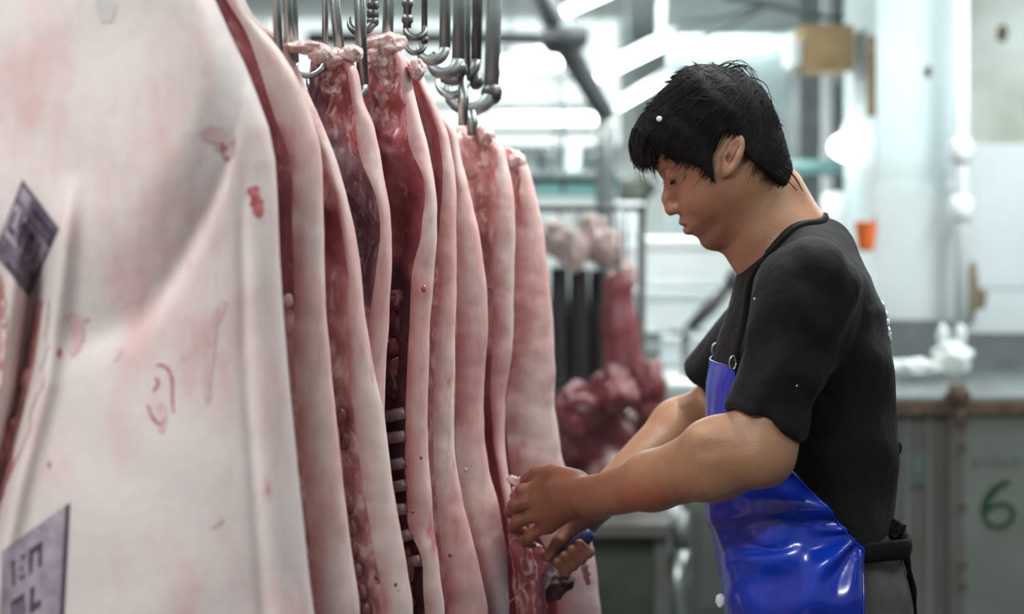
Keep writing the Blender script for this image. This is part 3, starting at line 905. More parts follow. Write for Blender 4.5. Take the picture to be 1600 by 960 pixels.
ribs(iE, 648, 880, 38, M['rib'], .10, .0105)
for i_, (x_, y_, rx_, rz_) in enumerate([(622, 505, .016, .022), (616, 545, .014, .016), (626, 575, .018, .02), (618, 610, .015, .018), (622, 470, .013, .016), (640, 900, .018, .03), (645, 940, .016, .025)]):
    q_ = at_inner(iE, y_, .02, .0)
    lump('organ_remnant', (P(x_, y_, iE['y0'] + .03).x, q_[1] + .002, q_[2]), (rx_, .012, rz_), M['lean' if i_ % 3 else 'cavity'], iE['root'], i_ + 3, .5, 1.8, 3)
# vertebrae of the third side
for i, (vx, vy) in enumerate([(528, 652), (541, 790), (544, 826), (548, 860), (553, 893), (560, 926), (566, 955), (534, 690)]):
    q = at_inner(iC, vy, .0, 0)
    d = P(vx, vy, iC['y0'] + .004)
    lump('vertebra', (d.x + .004, min(d.y, q[1]) - .001, d.z), (.0065, .006, .0115), M['vert'], iC['root'], i, .25, 2, 3)
# small clots and tags of fat
for inf, vx, vy, rr, mm in [(iE, 662, 452, .0035, 'blood'), (iD, 533, 535, .005, 'blood'), (iF, 676, 855, .004, 'vert'), (iC, 588, 902, .0028, 'vert'), (iC, 618, 914, .002, 'vert'),
                            (iE, 658, 716, .002, 'vert'), (iE, 645, 800, .002, 'vert'), (iG, 764, 450, .0025, 'vert'), (iG, 728, 735, .003, 'bloodl'), (iF, 703, 868, .0025, 'vert'),
                            (iB, 450, 470, .006, 'bloodl'), (iB, 452, 474, .003, 'blood')]:
    d = P(vx, vy, inf['y0'] + .003)
    lump('clot', d, (rr, rr * .6, rr * 1.4), M[mm], inf['root'], vx, .4, 2, 2)
M['capfat'] = meat('bloody_fat', (.52, .24, .22), (.62, .40, .37), (.72, .58, .54), .42, .60, 40)
# fat caps and tendon knobs on the two tall hams
for inf, c, r in [(iD, (520, 92), (.022, .03, .016)), (iD, (548, 84), (.02, .03, .014)), (iE, (604, 70), (.030, .035, .020)), (iE, (590, 92), (.02, .03, .02)),
                  (iC, (478, 74), (.03, .035, .010)), (iC, (500, 84), (.02, .03, .014)), (iE, (652, 108), (.014, .03, .018)), (iH, (760, 212), (.016, .03, .02)), (iI, (808, 252), (.016, .03, .02))]:
    d = P(c[0], c[1], inf['y0'] + .03)
    lump('fat_cap', d, [k * .85 for k in r], M['capfat'], inf['root'], c[0], .28, 1.6, 4)

# the flap of meat being cut, hanging from the eighth side by the hands
M['dark_cut'] = mat('dark_cut_meat', (.035, .010, .010), .6, col2=(.075, .02, .02), scale=40)
fl = empty('meat_flap', tuple(P(850, 950, 2.66)), 'ragged flap of meat being cut loose below the hands', 'meat')
def flap(name, pts, rad, m, flat=.5, n=12):
    q = curve([tuple(P(*p)) for p in pts], 18)
    rr = np.interp(np.linspace(0, 1, len(q)), np.linspace(0, 1, len(rad)), rad)
    q = [Vector(v) + Vector((.004 * fbm(v[0], v[2], i, 60), 0, .003 * fbm(v[2], i, 2, 40))) for i, v in enumerate(q)]
    return tube(name, q, [r_ * (1 + .25 * fbm(i, r_, 4, .7)) for i, r_ in enumerate(rr)], m, fl, n, flat)
flap('meat_strip', [(812, 760, 2.66), (812, 840, 2.65), (822, 900, 2.65), (830, 990, 2.66)], [.012, .016, .02, .02], M['ham'])
flap('meat_strip', [(842, 850, 2.67), (838, 890, 2.66), (836, 940, 2.66), (840, 990, 2.67)], [.008, .016, .018, .012], M['lean'])
flap('fat_strip', [(862, 852, 2.69), (856, 885, 2.68), (846, 925, 2.68)], [.006, .013, .006], M['fat'])
lump('dark_meat_end', P(862, 916, 2.72), (.030, .018, .024), M['dark_cut'], fl, 5, .35, 1.4, 4, lambda d: 1 + .35 * d.x * d.z)
flap('meat_strip', [(880, 870, 2.73), (884, 890, 2.72), (872, 905, 2.71)], [.004, .010, .006], M['dark_cut'], .7)
flap('meat_strip', [(906, 868, 2.80), (914, 885, 2.80), (918, 915, 2.81)], [.003, .007, .004], M['rosy'], .5)
flap('fat_strip', [(793, 748, 2.66), (806, 752, 2.645), (826, 752, 2.64)], [.004, .008, .007], M['fat'])
flap('fat_strip', [(806, 765, 2.66), (800, 790, 2.655), (804, 812, 2.66)], [.004, .007, .004], M['rosy'])

# ================================================================== overhead rail and hooks
rail = empty('overhead_rail', (-.15, 2.3, 2.2), 'steel rail overhead from which the pork hooks hang', 'rail')
tube('track', [(-.62, .9, 2.2), (.06, 3.3, 2.2)], .02, M['steel_d'], rail, 12)
for y_ in (1.2, 3.1):
    xx = -.62 + .68 * (y_ - .9) / 2.4
    tube('hanger', [(xx, y_, 2.2), (xx, y_, 2.75)], .012, M['steel_d'], rail, 10)


def hook(px0, px1, yb, Y, rad, label, hook_dir=-1, bend=26, m='steel', swivel=None):
    top = P(px0, -150, Y); bot = P(px1, yb, Y)
    r_ = bend / F * Y
    x0_ = top.x; z0 = 2.2
    root = empty('meat_hook', (top.x, Y, z0), label, 'hook', 'hooks above the sides of pork')
    pts = [Vector((x0_, Y, z0)), top, (top + bot) / 2, bot + Vector((0, 0, r_))]
    tube('shank', pts, rad, M[m], root, 10)
    arc = []
    for t in np.linspace(0, 1, 12):
        a_ = math.pi * 1.12 * t
        arc.append(Vector((bot.x + hook_dir * (r_ - r_ * math.cos(a_)), Y - .012 * math.sin(a_), bot.z + r_ - r_ * math.sin(a_))))
    tube('bend', arc, [rad * (1 - .55 * t ** 3) for t in np.linspace(0, 1, 12)], M[m], root, 10)
    if swivel:
        for sy in swivel:
            c = P(px0 + (px1 - px0) * (sy + 150) / (yb + 150), sy, Y)
            lump('swivel', c, (rad * 1.45, rad * 1.45, rad * 1.5), M['steel_d'], root, sy, .15, 2, 3)
    return root


hook(428, 436, 128, 2.07, .0058, 'left thin hook of the pair over the second pork side')
hook(446, 452, 128, 2.16, .0065, 'right thicker hook of the pair over the second pork side')
hook(457, 461, 125, 2.18, .0050, 'thin hook just right of the second pork side')
hook(508, 508, 120, 2.27, .0042, 'thin upright hook rod beside the bright slanted one')
hook(510, 535, 150, 2.31, .0070, 'bright slanted hook rod over the third pork side', m='steel')
hook(557, 567, 160, 2.32, .0080, 'thick grey hook rod over the fourth pork side')
hook(586, 582, 52, 2.40, .0060, 'dark swivelled hook with stacked links left of the fifth ham', -1, 18, 'steel_d', (8, 22, 34))
hook(615, 602, 140, 2.42, .0080, 'bright rod slanting down into the fifth ham', m='steel')
hook(640, 636, 60, 2.5, .0060, 'dark swivelled hook behind the fifth ham', 1, 14, 'steel_d', (6, 30))
hook(664, 663, 84, 2.55, .0045, 'thin dark hook with a short curl behind the fifth ham', -1, 14, 'steel_d', (62,))
hook(697, 695, 96, 2.6, .0085, 'grey hook rod with a small curl above the sixth side', -1, 20, 'galv')
hook(722, 716, 116, 2.66, .0100, 'grey hook rod fourth from the right end of the row of hooks', -1, 22, 'galv', (108,))
hook(731, 728, 150, 2.7, .0070, 'slim bright hook rod between two thick grey ones', -1, 22, 'steel')
hook(749, 744, 128, 2.75, .0085, 'brownish hook rod with a wide curl, next to the thickest one', -1, 34, 'steel_d', (128,))
hook(777, 768, 172, 2.82, .0125, 'thickest grey hook rod with a deep open curl at the far right', -1, 34, 'galv', (146,))
for (px_, y0_, y1_, Y_) in [(722, 118, 196, 2.66), (736, 172, 212, 2.75)]:
    o = tube('leg_shackle', [P(px_, y0_, Y_), P(px_ + 2, (y0_ + y1_) / 2, Y_), P(px_ + 1, y1_, Y_)], [.006, .009, .007], M['steel'], None, 10, .5)
    tag(o, 'pale steel shackle strap hanging %s' % ('under the fourth hook from the right' if px_ == 722 else 'above the eighth pork side'), 'shackle', 'leg shackles')

# ================================================================== the man
MY = 2.5                      # his middle plane
KX = F / MY                   # pixels per metre there


def q2(px, py):
    return ((px - 800.0) / KX, CH + (HZ - py) / KX)


man = empty('person', (.45, MY, 0.0), 'man in black t-shirt and shiny blue apron, head bowed over his cutting hands', 'person')

# ---- head in profile: outline of the bare head, and how wide it is
HEADP = curve([(1019, 258), (1031, 273), (1037, 281), (1043, 290), (1052, 310), (1059, 330), (1066, 343), (1069, 352), (1074, 361), (1085, 368), (1094, 373), (1100, 381), (1110, 387), (1124, 389), (1138, 386),
               (1160, 372), (1185, 345), (1212, 305), (1222, 270), (1220, 230), (1208, 185), (1178, 142), (1130, 122), (1085, 128), (1045, 158), (1020, 200), (1013, 235), (1019, 258)], 130)
HEADP = [q2(*p) for p in HEADP[:-1]]
HC = np.array(q2(1130, 240))
FW = np.array([-.866, -.5]); UPV = np.array([-.5, .866])     # face looks forward and down


def head_uv(p):
    dx = p[:, 0] - HC[0]; dz = p[:, 2] - HC[1]
    return dx * FW[0] + dz * FW[1], dx * UPV[0] + dz * UPV[1]


def huv(u, v, y):
    """place from head axes: u forward, v up, y towards the far side"""
    c = HC + FW * u + UPV * v
    return np.array([c[0], MY + y, c[1]])


HA = np.array([[FW[0], 0, FW[1]], [0, 1, 0], [UPV[0], 0, UPV[1]]])


def head_width(u, v):
    wm = .077 - .020 * sst(-.02, -.115, v) - .010 * sst(.0, -.09, u)
    wm = wm * (1 - .26 * sst(.045, .105, u))
    return wm


def head_sdf(p):
    e = -poly_sd(p[:, 0], p[:, 2], HEADP)
    u, v = head_uv(p)
    wm = head_width(u, v)
    rr = .066 - .022 * sst(.03, .09, u)
    k = np.clip(e / rr, 0, 1)
    Wd = wm * np.sqrt(np.maximum(1 - (1 - k) ** 2, 0))
    yy = np.abs(p[:, 1] - MY)
    d = np.where(e > 0, (yy - Wd) * .75, np.sqrt(np.maximum(-e, 0) ** 2 + np.maximum(yy - .0, 0) ** 2 * .5))
    # nose
    ps = p.copy(); ps[:, 1] = MY + yy
    n_top = q2(1044, 288); n_mid = q2(1042, 310); n_tip = q2(1048.5, 327)
    nt_ = lambda c, y=0: np.array([c[0], MY + y, c[1]])
    d = smin(d, rc(ps, nt_(n_top), nt_(n_mid), .0055, .0068), .010)
    d = smin(d, rc(ps, nt_(n_mid), nt_(n_tip), .0068, .0098), .008)
    d = smin(d, ell(ps, nt_(q2(1057, 326), .0125), (.010, .0075, .0085)), .007)
    # brow, cheek, lips, chin
    d = smin(d, ell(ps, huv(.081, .031, .026), (.012, .026, .008), HA), .014)
    d = smin(d, ell(ps, huv(.060, -.042, .042), (.026, .020, .020), HA), .025)
    d = smin(d, ell(ps, nt_(q2(1067.5, 347)), (.0068, .017, .0068)), .006)
    d = smin(d, ell(ps, nt_(q2(1075, 360.5)), (.0075, .016, .0065)), .006)
    d = smax(d, -ell(ps, nt_(q2(1069.5, 354.5)), (.0050, .022, .0009)), .003)
    d = smin(d, ell(ps, nt_(q2(1112, 376)), (.014, .018, .012)), .014)
    # eye hollow and the lowered lid
    d = smax(d, -ell(ps, huv(.097, .011, .032), (.016, .019, .012), HA), .010)
    d = smin(d, ell(ps, huv(.0800, .011, .032), (.0125, .015, .0125), HA), .004)
    d = smax(d, -ell(ps, huv(.093, .003, .034), (.006, .014, .0014), HA), .002)
    # ears
    ec = np.array([*q2(1135, 246)]); tl = math.radians(-17)
    ex = np.array([math.cos(tl), math.sin(tl)]); ez = np.array([-math.sin(tl), math.cos(tl)])
    rx = ps[:, 0] - ec[0]; rz = ps[:, 2] - ec[1]
    a_ = rx * ex[0] + rz * ex[1]; b_ = rx * ez[0] + rz * ez[1]; c_ = ps[:, 1] - (MY + .083) - a_ * .40
    E = np.stack([a_, c_, b_], 1)
    ear = ell(E, (.000, 0, .004), (.0125, .0075, .029))
    ear = smin(ear, ell(E, (-.004, -.001, -.024), (.0085, .006, .010)), .008)
    ear = smin(ear, ell(E, (-.011, .001, -.005), (.005, .005, .007)), .004)
    d = smin(d, ear, .005)
    d = smax(d, -ell(E, (-.002, .0085, .004), (.0078, .0085, .0205)), .003)
    d = smin(d, ell(E, (.0025, .003, .0015), (.0026, .0045, .012)), .003)
    d = smax(d, -ell(E, (-.005, .004, -.006), (.005, .010, .007)), .003)
    return d


nk = [PN(1246, 436, MY), PN(1200, 372, MY), PN(1163, 300, MY)]


def neck_sdf(p):
    d = rc(p, nk[0], nk[1], .072, .060)
    d = smin(d, rc(p, nk[1], nk[2], .060, .056), .03)
    d = smin(d, rc(p, PN(1275, 400, MY), PN(1215, 300, MY), .035, .040), .03)
    s = p.copy(); s[:, 1] = MY + np.abs(s[:, 1] - MY)
    d = smin(d, rc(s, PN(1150, 300, MY) + (0, .052, 0), PN(1185, 408, MY) + (0, .014, 0), .012, .010), .02)   # the cord of the neck
    d = smin(d, rc(s, PN(1250, 380, MY) + (0, .03, 0), PN(1268, 430, MY) + (0, .09, 0), .033, .030), .04)
    return d


# ---- arms and hands
A_SH = PN(1262, 448, 2.305); A_EL = PN(1188, 706, 2.262)
A_M1 = PN(1115, 722, 2.30); A_M2 = PN(1020, 752, 2.375); A_WR = PN(930, 778, 2.485)
B_SH = PN(1245, 452, 2.69); B_EL = PN(1120, 640, 2.80)
B_M1 = PN(1060, 668, 2.78); B_WR = PN(925, 795, 2.665)

lh = lambda x, y, Y: PN(x, y, Y)
# left hand: back of the hand to us, fingers bent round the meat, thumb on top
FING = [
    [lh(850, 757, 2.575), lh(815, 768, 2.580), lh(806, 776, 2.608), lh(818, 783, 2.630)],
    [lh(843, 779, 2.570), lh(804, 790, 2.576), lh(797, 800, 2.610), lh(812, 806, 2.636)],
    [lh(846, 801, 2.572), lh(809, 815, 2.580), lh(802, 825, 2.612), lh(817, 830, 2.636)],
    [lh(856, 820, 2.580), lh(828, 838, 2.590), lh(820, 848, 2.614), lh(832, 851, 2.632)],
]
FR = [(.0112, .0100, .0090, .0078), (.0116, .0103, .0092, .0080), (.0110, .0097, .0088, .0076), (.0098, .0086, .0077, .0068)]
THUMB = [lh(898, 752, 2.535), lh(864, 741, 2.565), lh(838, 740, 2.590), lh(820, 751, 2.612)]
# right hand: a fist on the knife handle, behind and below
RH_W = B_WR
RF_ = []
K0, K1 = PN(924, 833, 2.62), PN(866, 882, 2.645)         # knife handle, butt to bolster
kd = (K1 - K0) / np.linalg.norm(K1 - K0)
for i in range(4):
    b_ = K0 + (K1 - K0) * (.30 + .20 * i)
    dnv = np.array([.65, 0, -.76])
    RF_.append([b_ + np.array([0, .026, 0]) - dnv * .004, b_ + dnv * .021 + np.array([0, .012, 0]), b_ + dnv * .018 + np.array([0, -.013, 0]), b_ - dnv * .003 + np.array([0, -.0195, 0])])


def arms_sdf(p):
    d = rc(p, A_SH, A_EL, .048, .043)
    fa = rc(p, A_EL, A_M1, .0435, .050)
    fa = smin(fa, rc(p, A_M1, A_M2, .050, .0385), .02)
    fa = smin(fa, rc(p, A_M2, A_WR, .0385, .0300), .02)
    fa = smin(fa, ell(p, PN(1150, 690, 2.275), (.062, .036, .034)), .03)
    fa = smin(fa, ell(p, PN(1200, 724, 2.262), (.020, .026, .022)), .02)
    d = smin(d, fa, .018)
    d = smax(d, -rc(p, PN(1098, 704, 2.235), PN(1162, 694, 2.205), .004, .008), .018)
    g = rc(p, B_SH, B_EL, .052, .044)
    g = smin(g, rc(p, B_EL, B_M1, .044, .043), .02)
    g = smin(g, rc(p, B_M1, B_WR, .043, .029), .02)
    return np.minimum(d, g)


def lhand_sdf(p):
    d = rc(p, A_WR, PN(880, 770, 2.535), .0300, .0240)
    for f_, r_ in zip(FING, FR):
        d = smin(d, rc(p, PN(905, 782, 2.52), f_[0], .018, .0150), .016)
    d = smin(d, rc(p, PN(905, 755, 2.53), THUMB[1], .017, .0135), .014)
    out = d
    for f_, r_ in zip(FING, FR):
        c = rc(p, f_[0], f_[1], r_[0] * 1.08, r_[1])
        c = smin(c, rc(p, f_[1], f_[2], r_[1], r_[2]), .004)
        c = smin(c, rc(p, f_[2], f_[3], r_[2], r_[3]), .004)
        c = smin(c, ell(p, f_[0] + np.array([.002, -.006, .001]), (.011, .010, .0105)), .008)     # knuckle
        c = smin(c, ell(p, f_[1] + np.array([0, -.003, 0]), (.0095, .0095, .0105)), .005)
        out = smin(out, c, .0055)
    c = rc(p, THUMB[0], THUMB[1], .0165, .0125)
    c = smin(c, rc(p, THUMB[1], THUMB[2], .0120, .0110), .006)
    c = smin(c, rc(p, THUMB[2], THUMB[3], .0110, .0090), .005)
    return smin(out, c, .007)


def rhand_sdf(p):
    kn = np.mean([f_[0] for f_ in RF_], axis=0)
    d = rc(p, RH_W, kn + np.array([.006, .006, .010]), .028, .022)
    for f_ in RF_: d = smin(d, rc(p, RH_W + (kn - RH_W) * .4, f_[0], .016, .012), .012)
    for i, f_ in enumerate(RF_):
        r_ = (.0105, .0095, .0085, .0075)
        c = rc(p, f_[0], f_[1], r_[0], r_[1])
        c = smin(c, rc(p, f_[1], f_[2], r_[1], r_[2]), .004)
        c = smin(c, rc(p, f_[2], f_[3], r_[2], r_[3]), .004)
        d = smin(d, c, .005)
    th = [RH_W + (kn - RH_W) * .5 + np.array([-.012, -.004, .004]), K0 + (K1 - K0) * .62 - np.array([.65, 0, -.76]) * .021 + np.array([0, .004, 0]), K1 - np.array([.65, 0, -.76]) * .016 + np.array([0, -.004, 0])]
    c = smin(rc(p, th[0], th[1], .013, .011), rc(p, th[1], th[2], .011, .009), .005)
    return smin(d, c, .006)


# ---- trunk given as level slices: pixel row, front, back, half width
TR = np.array([(395, 1195, 1318, .105), (430, 1166, 1352, .165), (480, 1143, 1376, .188), (540, 1120, 1386, .186), (600, 1110, 1393, .176), (660, 1109, 1398, .168), (720, 1109, 1397, .165),
               (800, 1111, 1392, .167), (840, 1113, 1391, .170), (900, 1120, 1405, .172)], float)
TZ = CH + (HZ - TR[:, 0]) / KX; TF = (TR[:, 1] - 800) / KX; TB = (TR[:, 2] - 800) / KX


def slices(p, tz, tf, tb, ty, grow=0.0):
    z = p[:, 2]
    o = np.argsort(tz)
    f_ = np.interp(z, tz[o], tf[o]); b_ = np.interp(z, tz[o], tb[o]); y_ = np.interp(z, tz[o], ty[o])
    cx = (f_ + b_) / 2; rx = (b_ - f_) / 2 + grow; ry = y_ + grow
    k = np.sqrt(((p[:, 0] - cx) / rx) ** 2 + ((p[:, 1] - MY) / ry) ** 2)
    return (k - 1) * np.minimum(rx, ry)


def trunk(p, grow=0.0):
    d = slices(p, TZ, TF, TB, TR[:, 3], grow)
    # shoulder slope: cut the column along a dome
    top = ell(p, PN(1262, 560, MY), (.155 + grow, .235 + grow, .198 + grow))
    return smax(d, np.minimum(top, p[:, 2] - 1.30), .03)


def body_sdf(p):
    nc = neck_sdf(p)
    hd = np.full(len(p), 9.0, dtype=np.float32)
    m_ = (p[:, 2] > 1.33) & (p[:, 0] < .47) & (np.abs(p[:, 1] - MY) < .16)
    if m_.any(): hd[m_] = head_sdf(p[m_])
    d = smin(hd, nc, .018)
    s = smax(trunk(p, -.016), -(p[:, 2] - .72), .01)
    s = smin(s, rc(p, PN(1250, 430, MY), A_SH, .055, .048), .03)
    s = smin(s, rc(p, PN(1250, 430, MY), B_SH, .055, .048), .03)
    d = smin(d, s, .02)
    a = arms_sdf(p)
    m_ = (p[:, 0] < .22) & (p[:, 2] < 1.2)
    if m_.any():
        pm = p[m_]
        a[m_] = smin(smin(a[m_], lhand_sdf(pm), .012), rhand_sdf(pm), .0015)
    far = (p[:, 0] < .27) & (p[:, 2] < 1.24)
    return np.where(far, a, smin(d, a, .012))


Vb, Qb = mesh_sdf(body_sdf, (-.03, 2.19, .70), (.58, 2.87, 1.66), .0026)
Vb = relax(Vb, Qb, 2, .5)
body = mk('body', Vb, Qb, M['man'], man)
body['label'] = 'tanned skin of head, neck, arms and hands'


def paint_body():
    n = len(Vb)
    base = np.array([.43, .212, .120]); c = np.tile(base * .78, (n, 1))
    p = Vb.astype(np.float32)

    def blend(mask, col):
        nonlocal c
        c = c * (1 - mask[:, None]) + np.array(col) * mask[:, None]
    u, v = head_uv(p)
    inhead = (p[:, 2] > 1.385) & (p[:, 0] < .42)
    yy = np.abs(p[:, 1] - MY)
    blend(.72 * inhead * sst(-.01, .05, u), (.29, .120, .072))                      # ruddy face, painted darker in place of the shade on it
    lips = np.exp(-(((p[:, 0] - q2(1070, 355)[0]) / .011) ** 2 + ((p[:, 2] - q2(1070, 355)[1]) / .010) ** 2 + (yy / .022) ** 2) * 1.2)
    blend(.75 * inhead * lips, (.26, .085, .075))
    st = np.exp(-(((p[:, 0] - q2(1100, 372)[0]) / .030) ** 2 + ((p[:, 2] - q2(1100, 372)[1]) / .020) ** 2))
    blend(.45 * inhead * st, (.20, .11, .085))                                   # shaven chin
    ear = inhead * np.exp(-(((p[:, 0] - q2(1135, 246)[0]) / .022) ** 2 + ((p[:, 2] - q2(1135, 246)[1]) / .034) ** 2)) * sst(.07, .08, yy)
    blend(.5 * ear, (.50, .24, .17))
    nos = np.exp(-(((p[:, 0] - q2(1054, 331)[0]) / .006) ** 2 + ((p[:, 2] - q2(1054, 331)[1]) / .0035) ** 2 + ((yy - .007) / .004) ** 2))
    blend(inhead * nos, (.06, .02, .02))
    # hands and wrists stained with blood
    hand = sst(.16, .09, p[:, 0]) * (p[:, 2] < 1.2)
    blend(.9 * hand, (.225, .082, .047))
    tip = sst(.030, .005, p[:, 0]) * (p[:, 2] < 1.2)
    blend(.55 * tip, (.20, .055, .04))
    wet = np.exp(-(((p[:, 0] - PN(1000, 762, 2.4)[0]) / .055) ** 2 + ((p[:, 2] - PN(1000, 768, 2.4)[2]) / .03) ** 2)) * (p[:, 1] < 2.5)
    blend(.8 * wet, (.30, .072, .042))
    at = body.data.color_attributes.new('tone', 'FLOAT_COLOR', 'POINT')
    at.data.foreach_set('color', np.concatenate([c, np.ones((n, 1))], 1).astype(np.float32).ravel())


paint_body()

# ---- eyelashes and brows (one of each side)
for s in (-1, 1):
    pts = [huv(.0912 - .006 * abs(t) ** 2, .0025 - .0015 * (1 - t * t), s * (.032 + .013 * t)) for t in np.linspace(-1, 1, 9)]
    tube('eyelashes', pts, [.0006, .0016, .0018, .002, .002, .002, .0018, .0014, .0006], M['hair'], man, 6)
    pts = [huv(.0955 - .017 * t ** 1.6, .029 + .006 * math.sin(2.4 * t), s * (.012 + .040 * t)) for t in np.linspace(0, 1, 9)]
    tube('eyebrow', pts, [.0018, .0032, .0036, .0036, .0034, .003, .0026, .002, .001], M['hair'], man, 6, .6)

# ---- hair: a cropped mop with a fringe, then loose locks over it
HAIRP = curve([(984, 222), (990, 200), (1000, 182), (1018, 160), (1040, 136), (1062, 112), (1085, 102), (1112, 101), (1140, 106), (1165, 116), (1188, 138), (1206, 166), (1220, 200), (1230, 232), (1238, 265), (1237, 293),
               (1228, 296), (1212, 291), (1196, 281), (1182, 270), (1166, 256), (1152, 244), (1144, 224), (1130, 210), (1118, 214), (1112, 228), (1103, 250), (1106, 284), (1096, 276), (1084, 264), (1064, 256), (1042, 250), (1024, 238),
               (1020, 244), (1022, 258), (1012, 262), (1000, 260), (990, 248), (984, 222)], 140)
HAIRP = [q2(*p) for p in HAIRP[:-1]]


def hair_sdf(p):
    e = -poly_sd(p[:, 0], p[:, 2], HAIRP)
    ef = -poly_sd(p[:, 0], p[:, 2], HAIRTOP)
    u, v = head_uv(p)
    wm = head_width(u, v) + .011 + .0012 * np.sin(u * 190 + 2.0 * np.sin(v * 50)) * sst(.02, .06, v + .05)
    k = np.clip(ef / .078, 0, 1)
    Wd = wm * np.sqrt(np.maximum(1 - (1 - k) ** 2, 0))
    yy = np.abs(p[:, 1] - MY)
    d = np.where(ef > 0, (yy - Wd) * .75, np.sqrt(np.maximum(-ef, 0) ** 2 + yy ** 2 * .5))
    d = smax(d, -e, .004)
    return d


# outline without the hairline, used for how far the hair bulges sideways
HAIRTOP = curve([(984, 222), (990, 200), (1000, 182), (1018, 160), (1040, 136), (1062, 112), (1085, 102), (1112, 101), (1140, 106), (1165, 116), (1188, 138), (1206, 166), (1220, 200), (1230, 232), (1239, 265), (1240, 300),
                 (1215, 340), (1150, 380), (1080, 370), (1030, 300), (995, 264), (984, 222)], 110)
HAIRTOP = [q2(*p) for p in HAIRTOP[:-1]]
ho, Vh = sdf_obj('hair', hair_sdf, (.15, 2.37, 1.45), (.44, 2.63, 1.68), .0026, M['hair'], man, 1)
ho['label'] = 'short black hair with a fringe over the forehead'


def locks():
    """tapering locks lying on the mop, combed from the crown"""
    vs, fs = [], []
    idx = rng.choice(len(Vh), 5200, replace=False)
    crown = np.array([q2(1165, 128)[0], MY - .01, q2(1165, 128)[1]])
    cen = np.array([q2(1120, 215)[0], MY, q2(1120, 215)[1]])
    dn = lambda x: x / (np.linalg.norm(x) + 1e-9)
    todo = []
    for i in idx:
        p0 = Vh[i]
        nrm = dn((p0 - cen) * np.array([1, 1.6, 1]))
        if p0[2] < 1.47 and p0[0] > .34 and nrm[2] < -.5: continue
        away = dn(p0 - crown)
        t = dn(away - nrm * (away @ nrm) + np.array([-.25, 0, -.30]) + rng.normal(0, .09, 3))
        t = dn(t - nrm * (t @ nrm) * .9)
        todo.append((p0, nrm, t))
    pe = np.array([p0 + t * .045 for p0, nrm, t in todo])
    over = -poly_sd(pe[:, 0], pe[:, 2], HAIRP) < .002
    for (p0, nrm, t), ov in zip(todo, over):
        L = rng.uniform(.022, .050); wd = rng.uniform(.0004, .0010)
        if ov and rng.random() < .93: L = min(L, .012)
        side = dn(np.cross(t, nrm))
        o = len(vs)
        for j, s in enumerate((0, .35, .7, 1.0)):
            c = p0 + t * L * s + nrm * (.0004 + .0012 * math.sin(s * 2.6) - .0035 * s * s)
            w_ = wd * (1 - .85 * s)
            vs += [c - side * w_, c + nrm * w_ * .9, c + side * w_]
        for j in range(3):
            a = o + j * 3
            fs += [(a, a + 3, a + 4, a + 1), (a + 1, a + 4, a + 5, a + 2)]
    return vs, fs


lv, lf = locks()


def tufts():
    """broader ruffled tufts that break up the outline on top"""
    vs, fs = [], []
    dn = lambda x: x / (np.linalg.norm(x) + 1e-9)
    cand = np.nonzero((Vh[:, 2] > 1.578))[0]
    cen = np.array([q2(1120, 215)[0], MY, q2(1120, 215)[1]])
    for i in rng.choice(cand, 420, replace=False):
        p0 = Vh[i]; nrm = dn((p0 - cen) * np.array([1, 1.6, 1]))
        t = dn(np.array([-.8, rng.normal(0, .5), -.2]) + rng.normal(0, .35, 3)); t = dn(t - nrm * (t @ nrm))
        side = dn(np.cross(t, nrm)); L = rng.uniform(.014, .028); wd = rng.uniform(.0014, .0032)
        o = len(vs)
        for s in (0, .4, .75, 1.0):
            c = p0 + t * L * s + nrm * (-.0006 + .0052 * s - .0026 * s * s)
            w_ = wd * (1 - .9 * s)
            vs += [c - side * w_, c + nrm * w_ * .5, c + side * w_]
        for j in range(3):
            a = o + j * 3
            fs += [(a, a + 3, a + 4, a + 1), (a + 1, a + 4, a + 5, a + 2)]
    return vs, fs


tv, tf = tufts()
o_ = len(lv); lv = list(lv) + list(tv); lf = list(lf) + [tuple(k + o_ for k in f) for f in tf]
lk = mk('hair_locks', lv, lf, M['hair'], ho); lk['kind'] = 'stuff'
# wisps standing off the crown, and hanging tips of the fringe
wv, wf = [], []
for i, (a, b, c) in enumerate([((1128, 108), (1152, 98), (1176, 118)), ((1135, 110), (1162, 104), (1186, 140)), ((1140, 108), (1170, 108), (1194, 150)), ((1120, 106), (1140, 97), (1160, 104)), ((1165, 122), (1190, 132), (1206, 172)),
                               ((998, 205), (988, 236), (996, 262)), ((1008, 210), (999, 246), (1010, 264)), ((1016, 214), (1012, 250), (1019, 262)), ((992, 200), (984, 224), (990, 252)), ((1086, 250), (1098, 270), (1107, 287)), ((1090, 240), (1100, 262), (1104, 286)),
                               ((1030, 225), (1040, 246), (1050, 256)), ((1050, 230), (1062, 250), (1076, 262)), ((1200, 270), (1222, 288), (1232, 298)), ((1215, 262), (1232, 284), (1238, 300))]):
    for j in range(3):
        dy = (-.03 + .03 * j) if i < 5 else (-.052 + .050 * j) if i < 9 else (-.078 if j < 2 else .078)
        if i in (11, 12): dy = (-.060, -.058, .06)[j]
        pts = [np.array([*q2(*k)]) for k in (a, b, c)]
        pts = [np.array([k[0] + rng.normal(0, .0015), MY + dy + rng.normal(0, .003), k[1] + rng.normal(0, .0015)]) for k in pts]
        cu = curve(pts, 10)
        v_, f_ = tube_geo(cu, [.0011 * (1 - .7 * t) * (1 if i < 5 else 1.0 if i > 12 else 2.2) for t in np.linspace(0, 1, len(cu))], 5)
        o = len(wv); wv += v_; wf += [tuple(k + o for k in f) for f in f_]
wk = mk('hair_wisps', wv, wf, M['hair'], ho); wk['kind'] = 'stuff'
lump('water_drop', P(1030, 186, 2.424), (.0042, .002, .0042), M['white'], man, 1, .2, 2, 2)

# ---- t-shirt
S_HEM_A = PN(1191, 665, 2.272)
S_HEM_B = PN(1116, 598, 2.76)


